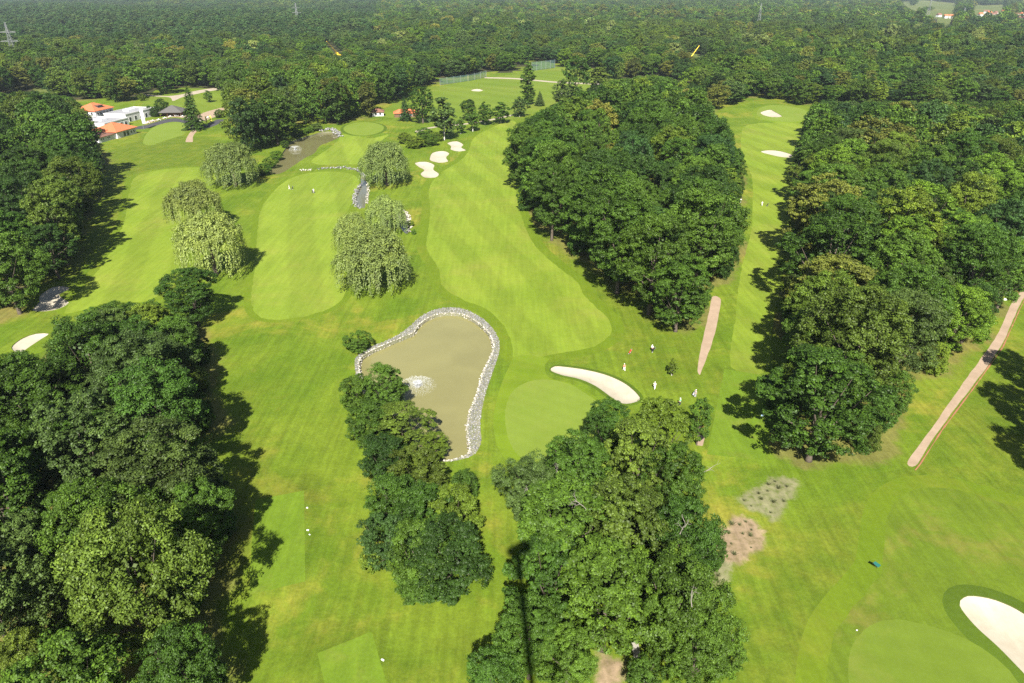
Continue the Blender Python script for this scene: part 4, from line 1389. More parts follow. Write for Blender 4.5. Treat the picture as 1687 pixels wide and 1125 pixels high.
for k_, lp in enumerate(LUSH_DIM):
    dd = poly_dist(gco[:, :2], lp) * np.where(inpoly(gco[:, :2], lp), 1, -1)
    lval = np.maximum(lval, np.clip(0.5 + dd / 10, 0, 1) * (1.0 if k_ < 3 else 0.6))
aa = gm.attributes.new('lush_dim', 'FLOAT', 'POINT')
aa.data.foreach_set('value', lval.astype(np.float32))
for an, polys in (('bed_a', (BED_1, GAP_S)), ('bed_b', (BED_2, BED_3))):
    val = np.zeros(len(gco), np.float32)
    for bp in polys:
        near = np.where((np.abs(gco[:, 0] - bp[:, 0].mean()) < 16) & (np.abs(gco[:, 1] - bp[:, 1].mean()) < 16))[0]
        dd = poly_dist(gco[near, :2], bp) * np.where(inpoly(gco[near, :2], bp), 1, -1)
        val[near] = np.maximum(val[near], np.clip(0.5 + dd / 2.4, 0, 1))
    aa = gm.attributes.new(an, 'FLOAT', 'POINT')
    aa.data.foreach_set('value', val)
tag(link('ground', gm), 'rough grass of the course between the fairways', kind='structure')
tag(link('forest_floor', ground_mesh('forest_floor', m0 & fl, 'floor')), None, kind='structure')


def skirt(poly, z_of, depth, name, mat, parent=None):
    n = len(poly)
    top = [(p[0], p[1], z_of(p)) for p in poly]
    v = np.array(top + [(x, y, z - depth) for x, y, z in top])
    f = np.array([(i, (i + 1) % n, n + (i + 1) % n, n + i) for i in range(n)])
    return link(name, np_mesh(name, v, f, [M[mat]]), parent)


# bunkers: dished sand below a cut turf lip
for i, (lab, poly) in enumerate(BK):
    ci_ = [k for k, (n, _) in enumerate(CUT) if n == 'bunker%d' % i][0]
    m = CUTID == ci_
    u = np.unique(CF[m].ravel())
    d = poly_dist(CV[u], poly)
    zv = CZ.copy()
    sz = (poly.max(0) - poly.min(0)).min()
    zv[u] = CZ[u] - 0.16 - min(0.9, sz * 0.1) * np.clip(d / (sz * 0.35), 0, 1) ** 0.8
    c = poly.mean(0)
    me = ground_mesh('sand', m, 'sand', zv)
    e = thing('sand_bunker', lab, 'bunker', (float(c[0]), float(c[1]), zground(*c)), 0, 'sand bunkers of the course')
    me.transform(Matrix.Translation(-Vector(e.location)))
    link('sand', me, e)
    sk = skirt(poly, lambda p: float(CZ[np.argmin((CV[:, 0] - p[0]) ** 2 + (CV[:, 1] - p[1]) ** 2)]), 0.2, 'turf_lip', 'lip', e)
    sk.data.transform(Matrix.Translation(-Vector(e.location)))

# water
WZ = {}
for nm, key, mat, drop, lab in (('pond_water', 'pond', 'water', 0.75, 'olive brown water of the round pond'), ('pond_water', 'pond2', 'water_far', 0.5, 'brown water of the far pond'),
                                ('creek_water', 'creek', 'creek', 0.4, 'shallow creek between stones'), ('creek_water', 'ditch', 'creek', 0.4, 'shallow ditch behind a white rim')):
    k = [i for i, (n, _) in enumerate(CUT) if n == key][0]
    poly = CUT[k][1]
    zz = float(hgt(poly[:, 0], poly[:, 1]).min()) - drop
    WZ[key] = zz
    m = CUTID == k
    tag(link(nm, ground_mesh(nm, m, mat, np.full(len(CV), zz))), lab, kind='structure')
    tag(skirt(poly, lambda p: float(CZ[np.argmin((CV[:, 0] - p[0]) ** 2 + (CV[:, 1] - p[1]) ** 2)]), drop + 1.0, 'water_bank', 'soil_grey'), None, kind='structure')

# thin brick-red edge along the right path
pe = MB()
edge = np.array([G(*p) for p in [(1690, 490), (1681, 507), (1652, 572), (1602, 642), (1552, 708), (1516, 764), (1508, 774)]])
ed = []
for a, b in zip(edge[:-1], edge[1:]):
    k = max(1, int(np.linalg.norm(b - a) / 1.5))
    ed += [a + (b - a) * q / k for q in range(k)]
ed = np.array(ed + [edge[-1]])
nr = np.roll(ed, -1, 0) - ed
nr[-1] = nr[-2]
nr = np.stack((-nr[:, 1], nr[:, 0]), 1) / np.linalg.norm(nr, axis=1)[:, None]
wob = RNG.uniform(0.04, 0.16, (len(ed), 1))
vv, ff = [], []
for i, (p, n_, w_) in enumerate(zip(ed, nr, wob)):
    z = zground(*p) + 0.05
    for s_, zz in ((-1, z - 0.2), (-1, z), (1, z), (1, z - 0.2)):
        q = p + n_ * s_ * w_
        vv.append((q[0], q[1], zz))
    if i:
        o_ = 4 * i
        for k in range(3):
            ff.append((o_ - 4 + k, o_ + k, o_ + k + 1, o_ - 3 + k))
tag(link('path_edge', np_mesh('path_edge', np.array(vv), ff, [M['red_edge']])), kind='structure')

# ------------------------------------------------------------------ stones
def rock_arrays(seed):
    r = np.random.default_rng(seed)
    bm = bmesh.new()
    bmesh.ops.create_icosphere(bm, subdivisions=1, radius=0.5)
    v = np.array([x.co[:] for x in bm.verts])
    f = np.array([[q.index for q in x.verts] for x in bm.faces])
    bm.free()
    v *= r.uniform(0.75, 1.2, (len(v), 1))
    return v, f


ROCKS = [rock_arrays(s) for s in range(6)]


def stones(name, places, mat, label):
    """places: (x, y, z, size) - stones of a bank, too small to tell apart"""
    V, F, A, n = [], [], [], 0
    for x, y, z, s in places:
        v, f = ROCKS[int(RNG.integers(6))]
        a = RNG.uniform(0, 6.28)
        R_ = np.array(((math.cos(a), -math.sin(a), 0), (math.sin(a), math.cos(a), 0), (0, 0, 1)))
        w = (v * np.array((1, RNG.uniform(0.6, 1.0), RNG.uniform(0.5, 0.8))) * s) @ R_.T + np.array((x, y, z))
        V.append(w)
        F.append(f + n)
        A.append(np.full(len(f), RNG.uniform(0, 1)))
        n += len(w)
    o = link(name, np_mesh(name, np.concatenate(V), np.concatenate(F), [M[mat]], attr=np.concatenate(A)))
    return tag(o, label, 'stones', kind='stuff')


bank_pts, lo, hi = [], BANK.min(0), BANK.max(0)
gx, gy = np.meshgrid(np.arange(lo[0], hi[0], 0.34), np.arange(lo[1], hi[1], 0.34))
c = np.stack((gx.ravel(), gy.ravel()), 1) + RNG.uniform(-0.2, 0.2, (gx.size, 2))
c = c[inpoly(c, BANK) & ~inpoly(c, POND)]
dW = poly_dist(c, POND)
grey = c[dW > 0.38]
white = c[dW <= 0.38]
zb = lambda p: zground(*p)
stones('rubble_bank', [(p[0], p[1], zb(p) + 0.08, RNG.uniform(0.18, 0.46)) for p in grey], 'stone', 'belt of grey rubble round the far side of the round pond')
rim = [(p[0], p[1], zb(p) + 0.02, RNG.uniform(0.32, 0.6)) for p in white]
for i in range(0, len(POND)):
    p = POND[i] + RNG.normal(size=2) * 0.1
    rim.append((p[0], p[1], WZ['pond'] + 0.25 + RNG.uniform(0, 0.35), RNG.uniform(0.28, 0.52)))
    p = POND[i] + RNG.normal(size=2) * 0.16
    rim.append((p[0], p[1], WZ['pond'] + 0.1, RNG.uniform(0.22, 0.45)))
stones('stone_rim', rim, 'white_stone', 'row of whitish stones at the waterline of the round pond')


def line_stones(pix, width, size, step, mat, name, label, lift=0.1):
    w = np.array([G(*p) for p in pix])
    out = []
    for a, b in zip(w[:-1], w[1:]):
        ln = np.linalg.norm(b - a)
        for q in np.arange(0, ln, step):
            for _ in range(max(1, int(width / (size * 0.8)))):
                p = a + (b - a) * q / ln + RNG.normal(size=2) * width * 0.35
                out.append((p[0], p[1], zground(*p) + lift * RNG.uniform(0, 1.6), size * RNG.uniform(0.6, 1.25)))
    return stones(name, out, mat, label)


line_stones([(497, 280), (507, 280), (512, 279)], 1.6, 0.8, 0.5, 'white_stone', 'stone_wall', 'short heap of pale stones between the far pond and the creek', 0.3)
line_stones([(526, 278), (545, 276.5), (565, 276), (580, 278), (590, 281), (597, 287), (601, 292)], 1.8, 0.8, 0.45, 'stone', 'stone_wall', 'curved dry stone wall leading from the far pond to the creek', 0.35)
line_stones([(594, 303), (588, 312), (584, 322), (584, 332), (588, 340), (594, 343)], 1.3, 0.7, 0.5, 'stone', 'creek_stones', 'stones along the fairway side of the creek', 0.25)
line_stones([(604, 300), (607, 310), (606, 322), (603, 335)], 1.0, 0.7, 0.5, 'white_stone', 'creek_stones', 'stones along the willow side of the creek', 0.25)
line_stones([(655, 344), (664, 346), (671, 352), (674, 360), (675, 372), (673, 383)], 1.1, 0.8, 0.35, 'white_stone', 'ditch_rim', 'white stone rim of the ditch behind the willows', 0.3)
line_stones([(530, 217), (540, 214), (549, 214), (556, 219), (563, 226)], 2.5, 1.3, 0.8, 'stone', 'pond_stones', 'grey boulders at the head of the far pond', 0.5)

# ------------------------------------------------------------------ fountains
def fountain(px, py, key, rr, hh, label, jets=64, rings=1.0):
    x, y = G(px, py, WZ[key])
    e = thing('fountain', label, 'fountain', (x, y, WZ[key]), 0, 'pond fountains')
    nz = MB()
    nz.tube([(0, 0, -0.2), (0, 0, 0.12)], [0.55, 0.5], 12)
    nz.tube([(0, 0, 0.12), (0, 0, 0.4)], [0.2, 0.1], 8)
    nz.obj('nozzle', M['black'], e)
    tet = np.array([(1, 1, 1), (-1, -1, 1), (-1, 1, -1), (1, -1, -1)]) * 0.5
    tf = np.array([(0, 1, 2), (0, 3, 1), (0, 2, 3), (1, 3, 2)])
    V, F, n = [], [], 0

    def drop(p, s):
        nonlocal n
        V.append(tet * s + np.array(p))
        F.append(tf + n)
        n += 4
    for j in range(jets):
        a = 2 * math.pi * j / jets + RNG.uniform(-0.04, 0.04)
        rj = rr * RNG.uniform(0.75, 1.0)
        for t in np.linspace(0.02, 1, 34):
            q = rj * t + RNG.normal() * 0.05
            z = 0.35 + hh * 4 * t * (1 - t) * (1 - 0.25 * t)
            drop((q * math.cos(a) + RNG.normal() * 0.06, q * math.sin(a) + RNG.normal() * 0.06, max(0.03, z * RNG.uniform(0.9, 1.08))), (0.09 if t > 0.25 else 0.2) * RNG.uniform(0.6, 1.4))
    for _ in range(260):
        a, q = RNG.uniform(0, 6.28), abs(RNG.normal()) * rr * 0.11
        drop((q * math.cos(a), q * math.sin(a), RNG.uniform(0.1, hh * 0.9) * math.exp(-q / (rr * 0.2))), RNG.uniform(0.14, 0.3))
    link('spray', np_mesh('spray', np.concatenate(V), np.concatenate(F), [M['spray']]), e)
    V, F, n = [], [], 0
    for _ in range(int(900 * rings)):           # splashes where the drops land
        a, q = RNG.uniform(0, 6.28), rr * min(1.06, math.sqrt(RNG.uniform(0.02, 1.1)))
        drop((q * math.cos(a), q * math.sin(a), 0.02), RNG.uniform(0.05, 0.12))
    link('splash', np_mesh('splash', np.concatenate(V), np.concatenate(F), [M['spray']]), e)


fountain(688, 636, 'pond', 3.9, 1.0, 'fountain spraying a round white veil in the round pond')
fountain(486.5, 247, 'pond2', 3.4, 1.7, 'small fountain with a white ring in the far pond', 40, 0.6)

# ------------------------------------------------------------------ buildings
def yaw_of(u):
    return math.atan2(u[1], u[0])


def hip_roof(w, d, z0, rise, over, mat, parent, name='roof'):
    x0, x1, y0, y1 = -over, w + over, -over, d + over
    cx, cyy = w / 2, d / 2
    if w >= d:
        k = (d / 2 + over)
        r0, r1 = (x0 + k, cyy), (x1 - k, cyy)
    else:
        k = (w / 2 + over)
        r0, r1 = (cx, y0 + k), (cx, y1 - k)
    v = [(x0, y0, z0), (x1, y0, z0), (x1, y1, z0), (x0, y1, z0), (*r0, z0 + rise), (*r1, z0 + rise), (x0, y0, z0 - 0.22), (x1, y0, z0 - 0.22), (x1, y1, z0 - 0.22), (x0, y1, z0 - 0.22)]
    if w >= d:
        f = [(0, 1, 5, 4), (1, 2, 5), (2, 3, 4, 5), (3, 0, 4)]
    else:
        f = [(0, 1, 4), (1, 2, 5, 4), (2, 3, 5), (3, 0, 4, 5)]
    f += [(6, 7, 1, 0), (7, 8, 2, 1), (8, 9, 3, 2), (9, 6, 0, 3), (9, 8, 7, 6)]
    o = link(name, np_mesh(name, np.array(v), f, [M[mat]]), parent)
    cap = MB()
    z1 = z0 + rise
    for c_, r_ in (((x0, y0), r0), ((x1, y0), r0 if w < d else r1), ((x1, y1), r1), ((x0, y1), r1 if w < d else r0)):
        cap.tube([(*c_, z0), (*r_, z1)], 0.12, 5)
    cap.tube([(*r0, z1), (*r1, z1)], 0.14, 5)
    cap.obj('ridge_cap', M[mat], o)
    return o


def window(parent, x, y, z, w, h, axis, name='window'):
    """axis 'x': in the wall facing -y, 'y': in the wall facing -x, 'X'/'Y': facing +y / +x"""
    e = bpy.data.objects.new(name, None)
    COL.objects.link(e)
    e.parent = parent
    e.location = (x, y, z)
    e.rotation_euler = (0, 0, {'x': 0, 'Y': math.pi / 2, 'X': math.pi, 'y': -math.pi / 2}[axis])
    fr = MB()
    t = 0.1
    fr.box(-w / 2 - t, -w / 2, -0.07, 0.05, 0, h)
    fr.box(w / 2, w / 2 + t, -0.07, 0.05, 0, h)
    fr.box(-w / 2 - t, w / 2 + t, -0.07, 0.05, h, h + t)
    fr.box(-w / 2 - t, w / 2 + t, -0.1, 0.05, -t, 0)
    fr.obj('window_frame', M['white'], e)
    MB().box(-w / 2, w / 2, -0.03, 0.04, 0, h).obj('pane', M['glass'], e)
    return e


HY = yaw_of((0.19, 0.98)) - math.pi / 2        # building yaw: local y runs away from the camera
# the hall with the low orange hip roof
P0 = (-232.5, 388.6)
hall = thing('clubhouse_hall', 'low white hall with an orange hip roof and a dark lean-to', 'building', (*P0, zground(*P0) - 0.05), HY)
MB().box(0, 15.4, 0, 15.5, -0.5, 3.6).obj('wall', M['plaster'], hall)
hip_roof(15.4, 15.5, 3.65, 3.6, 0.8, 'roof', hall)
for yy in (6.0, 8.6):
    window(hall, 15.4, yy, 0.3, 1.9, 2.5, 'Y', 'glass_door')
for yy in (11.6, 13.6):
    window(hall, 15.4, yy, 1.0, 1.2, 1.4, 'Y')
MB().box(7.0, 14.4, -13.0, -0.02, -0.5, 2.9).obj('annex_wall', M['plaster'], hall)
an = MB()
an.add([(6.6, -13.4, 3.6), (14.9, -13.4, 2.9), (14.9, 0.0, 2.9), (6.6, 0.0, 3.6), (6.6, -13.4, 3.4), (14.9, -13.4, 2.7), (14.9, 0.0, 2.7), (6.6, 0.0, 3.4)],
       [(0, 1, 2, 3), (7, 6, 5, 4), (4, 5, 1, 0), (5, 6, 2, 1), (6, 7, 3, 2), (7, 4, 0, 3)])
an.obj('lean_to_roof', M['roof_dark'], hall)
for yy in (-11.0, -9.5, -6.0, -4.6):
    window(hall, 14.4, yy, 1.2, 0.8, 1.0, 'Y')
# upper house
P1 = (-268, 436.4)
house = thing('clubhouse_house', 'two storey white house with an orange hip roof and a dark dormer', 'building', (*P1, zground(*P1) - 0.05), HY)
MB().box(0, 14, 0, 15.5, -0.5, 7.0).obj('wall', M['plaster'], house)
rf = hip_roof(14, 15.5, 7.05, 3.6, 0.7, 'roof', house)
MB().box(10.2, 12.6, 5.2, 9.2, 7.6, 9.3).obj('dormer', M['glass'], rf)
MB().box(9.9, 12.9, 4.9, 9.5, 9.3, 9.5).obj('dormer_roof', M['roof_dark'], rf)
for k, yy in enumerate((2.0, 4.6, 7.4, 10.2, 13.0)):
    window(house, 14, yy, 4.6, 1.3, 1.5, 'Y')
for xx in (2.5, 5.5, 8.5, 11.5):
    window(house, xx, 0, 4.6, 1.3, 1.5, 'x')
# flat roofed link and wing
for nm, lab, P_, w_, d_, h_ in (('clubhouse_link', 'low white flat roofed link between the two orange roofs', (-256, 411.5), 21, 20, 4.0),
                                ('clubhouse_wing', 'white flat roofed wing behind, at the right end of the clubhouse', (-251.5, 437.5), 15, 27, 4.6)):
    b = thing(nm, lab, 'building', (*P_, zground(*P_) - 0.05), HY)
    MB().box(0, w_, 0, d_, -0.5, h_).obj('wall', M['plaster'], b)
    MB().box(0.5, w_ - 0.5, 0.5, d_ - 0.5, h_ + 0.005, h_ + 0.12).obj('flat_roof', M['flat_roof'], b)
    pp = MB()
    pp.box(-0.15, w_ + 0.15, -0.15, 0.35, h_ + 0.003, h_ + 0.6)
    pp.box(-0.15, w_ + 0.15, d_ - 0.35, d_ + 0.15, h_ + 0.003, h_ + 0.6)
    pp.box(-0.15, 0.35, 0.352, d_ - 0.352, h_ + 0.003, h_ + 0.6)
    pp.box(w_ - 0.35, w_ + 0.15, 0.352, d_ - 0.352, h_ + 0.003, h_ + 0.6)
    pp.obj('parapet', M['plaster'], b)
    MB().box(w_ * 0.35, w_ * 0.6, d_ * 0.4, d_ * 0.65, h_ + 0.12, h_ + 1.3).obj('skylight', M['white'], b)
    for k in range(5):
        window(b, w_, d_ * (k + 0.7) / 5.4, 0.4, 2.2, 2.4, 'Y', 'glass_door')
# dark roofed shed
P2 = G(264, 192)
shed = thing('shed', 'open sided shed with a dark grey pitched roof by the terrace', 'building', (*P2, zground(*P2) - 0.05), 0.12)
MB().box(0, 13, 3, 12, -0.4, 2.7).obj('wall', M['wood'], shed)
hip_roof(13, 12, 2.75, 3.4, 0.8, 'slate', shed)
for xx in (0.2, 4.4, 8.6, 12.8):
    MB().box(xx - 0.12, xx + 0.12, 0.1, 0.34, -0.4, 2.5).obj('post', M['wood'], shed)
# huts by the range
for px, py, lab, mat, w_, d_ in ((614, 192, 'small white fronted hut with a brown roof at the forest edge', 'plaster', 7, 6), (650, 194, 'long brown hut with a red roof behind the narrow spruce', 'wood', 15, 6)):
    P_ = G(px, py)
    b = thing('hut', lab, 'hut', (*P_, zground(*P_) - 0.05), 0.15)
    MB().box(0, w_, 0, d_, -0.4, 2.6).obj('wall', M[mat], b)
    hip_roof(w_, d_, 2.65, 1.9, 0.6, 'roof' if mat == 'wood' else 'roof_dark', b)
    for k in range(2):
        window(b, w_ * (0.3 + 0.4 * k), 0, 0.8, 1.3, 1.2, 'x')
# village by the fields
vr = np.random.default_rng(5)
k = 0
for px, py, hw in [(1546, 28, 9), (1556, 30, 7), (1563, 30, 8), (1572, 31, 7), (1620, 22, 11), (1628, 24, 9), (1634, 27, 10), (1640, 24, 9), (1646, 30, 11), (1652, 22, 9), (1660, 26, 10), (1666, 31, 11), (1672, 27, 9), (1678, 33, 11), (1684, 26, 10), (1614, 27, 9), (1690, 30, 11)]:
    x, y = G(px, py)
    k += 1
    side = 'short row above the yellow field' if px < 1600 else 'village at the far edge of the forest'
    b = thing('village_house', f'tiny white house, {ordinal(k if px < 1600 else k - 4)} in the {side}', 'house', (x, y, -0.2), float(vr.uniform(-0.6, 0.6)), 'village houses')
    MB().box(0, hw * 1.3, 0, hw, 0, 5.5).obj('wall', M['plaster'], b)
    g = MB()
    w_, d_ = hw * 1.3, hw
    g.add([(-0.5, -0.5, 5.4), (w_ + 0.5, -0.5, 5.4), (w_ + 0.5, d_ + 0.5, 5.4), (-0.5, d_ + 0.5, 5.4), (-0.5, d_ / 2, 9.6), (w_ + 0.5, d_ / 2, 9.6)], [(0, 1, 5, 4), (2, 3, 4, 5), (1, 2, 5), (3, 0, 4), (3, 2, 1, 0)])
    g.obj('roof', M['roof'] if vr.uniform() < 0.7 else M['roof_dark'], b)
    for q in range(3):
        MB().box(w_ * (0.2 + 0.28 * q), w_ * (0.2 + 0.28 * q) + 1.2, -0.06, 0.03, 2.4, 3.9).obj('window', M['glass'], b)

# terrace: parasols, tables, flags
k = 0
for px, py in [(244, 203), (252, 200), (262, 198), (272, 195), (281, 192.5), (291, 191), (301, 192), (311, 194), (332, 199), (343, 194)]:
    k += 1
    x, y = G(px, py)
    e = thing('terrace_table', f'small round white terrace table with chairs, {ordinal(k)} from the clubhouse', 'table', (x, y, zground(x, y)), float(RNG.uniform(0, 3)), 'terrace tables')
    MB().tube([(0, 0, 0), (0, 0, 0.72)], 0.06, 6).obj('leg', M['steel'], e)
    MB().tube([(0, 0, 0.72), (0, 0, 0.77)], 0.65, 12).obj('table_top', M['white'], e)
    for q in range(3):
        a = 2.1 * q
        c_ = thing('terrace_chair', f'white terrace chair, {ordinal(q + 1)} at the {ordinal(k)} terrace table from the clubhouse', 'chair', (x + 1.0 * math.cos(a), y + 1.0 * math.sin(a), zground(x, y)), a, 'terrace chairs')
        MB().box(-0.24, 0.24, -0.24, 0.24, 0.42, 0.47).obj('seat', M['white'], c_)
        MB().box(0.2, 0.24, -0.24, 0.24, 0.472, 0.95).obj('backrest', M['white'], c_)
        for sx in (-0.2, 0.2):
            for sy in (-0.2, 0.2):
                MB().box(sx - 0.02, sx + 0.02, sy - 0.02, sy + 0.02, 0, 0.418).obj('leg', M['white'], c_)


def banner(px, py, H, w, mat, label, low=0.25):
    x, y = G(px, py)
    e = thing('banner_pole', label, 'flagpole', (x, y, zground(x, y)), 0.1, 'clubhouse banners')
    MB().tube([(0, 0, -0.3), (0, 0, H)], [0.07, 0.05], 8).obj('pole', M['steel'], e)
    v, f = [], []
    n = 10
    for i in range(n + 1):
        z = H * low + (H * 0.97 - H * low) * i / n
        for j in range(4):
            v.append((0.08 + w * j / 3, 0.16 * math.sin(j * 1.6 + i * 0.7) * j / 3, z))
    for i in range(n):
        for j in range(3):
            f.append((i * 4 + j, i * 4 + j + 1, i * 4 + j + 5, i * 4 + j + 4))
    o = link('banner', np_mesh('banner', np.array(v), f, [M[mat]], smooth=True), e)
    sm = o.modifiers.new('thickness', 'SOLIDIFY')
    sm.thickness = 0.02


banner(237, 213, 12, 1.8, 'white', 'tall white banner on a pole in front of the clubhouse')
banner(347, 204, 5, 1.0, 'flag_yellow', 'yellow banner on a short pole beside the dark drive, nearer the wood')
banner(340, 205, 5, 0.8, 'flag_yellow', 'yellow banner on a short pole beside the dark drive, nearer the conifer')

# ------------------------------------------------------------------ pylons, crane, nets
def pylon(px, py, H, label, rz=0.0):
    x, y = G(px, py)
    e = thing('power_pylon', label, 'pylon', (x, y, -0.2), rz, 'power pylons in the forest')
    b = H * 0.075
    wz = lambda t: b * (1 - t) ** 1.15 + 0.35
    r = 0.16
    for sx in (-1, 1):
        for sy in (-1, 1):
            MB().tube([(sx * wz(t), sy * wz(t), H * t) for t in (0, 0.3, 0.6, 1.0)], r, 4).obj('leg', M['steel'], e)
    br = MB()
    lv = [0, 0.12, 0.24, 0.35, 0.45, 0.54, 0.62, 0.7, 0.78, 0.86, 0.94]
    for a, c in zip(lv[:-1], lv[1:]):
        for s in (-1, 1):
            br.tube([(-wz(a), s * wz(a), H * a), (wz(c), s * wz(c), H * c)], r * 0.6, 3, False)
            br.tube([(wz(a), s * wz(a), H * a), (-wz(c), s * wz(c), H * c)], r * 0.6, 3, False)
            br.tube([(s * wz(a), -wz(a), H * a), (s * wz(c), wz(c), H * c)], r * 0.6, 3, False)
            br.tube([(s * wz(a), wz(a), H * a), (s * wz(c), -wz(c), H * c)], r * 0.6, 3, False)
    br.obj('lattice', M['steel'], e)
    for z, ln in ((0.62, H * 0.2), (0.8, H * 0.16)):
        for s in (-1, 1):
            m = MB()
            m.tube([(0, -0.3, H * z), (s * ln, 0, H * z + 0.3)], r, 4)
            m.tube([(0, 0.3, H * z), (s * ln, 0, H * z + 0.3)], r, 4)
            m.tube([(0, 0, H * z + H * 0.035), (s * ln, 0, H * z + 0.3)], r, 4)
            m.obj('cross_arm', M['steel'], e)
    return e


pylon(33, 118, 44, 'grey lattice pylon standing at the left edge of the forest', 0.2)
pylon(492, 48, 46, 'small grey lattice pylon rising from the distant pine forest', 0.5)
pylon(1247, 56, 48, 'thin grey pylon above the clearing right of the yellow crane', 1.2)
pylon(1527, 30, 48, 'faint pylon beside the far fields', 1.2)
pylon(1584, 36, 30, 'faint small pylon left of the village', 0.8)


def crane(px, py, tip_px, tip_py, zt, label):
    x, y = G(px, py)
    tx, ty = G(tip_px, tip_py, zt)
    e = thing('mobile_crane', label, 'crane', (x, y, 0), 0, 'yellow cranes in the forest')
    MB().box(-4.5, 4.5, -1.3, 1.3, 0.7, 2.0).obj('chassis', M['yellow'], e)
    MB().box(-1.2, 1.4, -1.2, 1.2, 2.005, 3.8).obj('cab', M['yellow'], e)
    for wx in (-3.4, -1.6, 1.6, 3.4):
        for wy in (-1.2, 1.2):
            MB().tube([(wx, wy - 0.2, 0.6), (wx, wy + 0.2, 0.6)], 0.6, 12).obj('wheel', M['black'], e)
    a, c = Vector((0, 0, 3.2)), Vector((tx - x, ty - y, zt))
    MB().tube([a, a.lerp(c, 0.45)], 0.5, 4).obj('boom', M['yellow'], e)
    MB().tube([a.lerp(c, 0.44), c], 0.35, 4).obj('boom_extension', M['yellow'], e)


crane(1134, 104, 1152, 75, 17, 'yellow mobile crane with a raised boom in a forest clearing')
crane(556, 92, 538, 68, 18, 'yellow crane boom poking out of the forest behind the course')


def net(p0, p1, h, n, label):
    a, b = G(*p0), G(*p1)
    e = thing('net_fence', label, 'fence', (*a, zground(*a)), 0, 'ball nets of the driving range')
    d = (b - a) / n
    for i in range(n + 1):
        q = d * i
        MB().tube([(q[0], q[1], -0.3), (q[0], q[1], h)], 0.12, 6).obj('post', M['steel'], e)
    for i in range(n):
        q, s = d * i, d * (i + 1)
        sag = 0.25
        v = [(q[0], q[1], 0.1), (s[0], s[1], 0.1), (s[0], s[1], h), ((q[0] + s[0]) / 2, (q[1] + s[1]) / 2, h - sag), (q[0], q[1], h)]
        o = link('net_panel', np_mesh('net_panel', np.array(v), [(0, 1, 2, 3, 4)], [M['net']]), e)
        sm = o.modifiers.new('thickness', 'SOLIDIFY')
        sm.thickness = 0.02


net((725, 141), (770, 134), 5.5, 4, 'blue-green ball net along the left side of the driving range')
net((772, 134), (801, 127), 5.5, 3, 'blue-green ball net on the upper left of the driving range')
net((876, 117), (914, 112), 8.0, 5, 'blue-green ball net closing the far end of the driving range')

# ------------------------------------------------------------------ people and golf things
def skin_mesh(name, joints, links_, mat):
    me = bpy.data.meshes.new(name)
    me.from_pydata([j[0] for j in joints], links_, [])
    o = bpy.data.objects.new(name, me)
    COL.objects.link(o)
    o.modifiers.new('skin', 'SKIN')
    sk = me.skin_vertices[0].data
    for i, j in enumerate(joints):
        r = j[1]
        sk[i].radius = (r, r) if not isinstance(r, tuple) else r
    sk[0].use_root = True
    s = o.modifiers.new('sub', 'SUBSURF')
    s.levels = s.render_levels = 1
    dg = bpy.context.evaluated_depsgraph_get()
    out = bpy.data.meshes.new_from_object(o.evaluated_get(dg))
    bpy.data.objects.remove(o)
    out.name = name
    out.materials.clear()
    out.materials.append(mat)
    return out


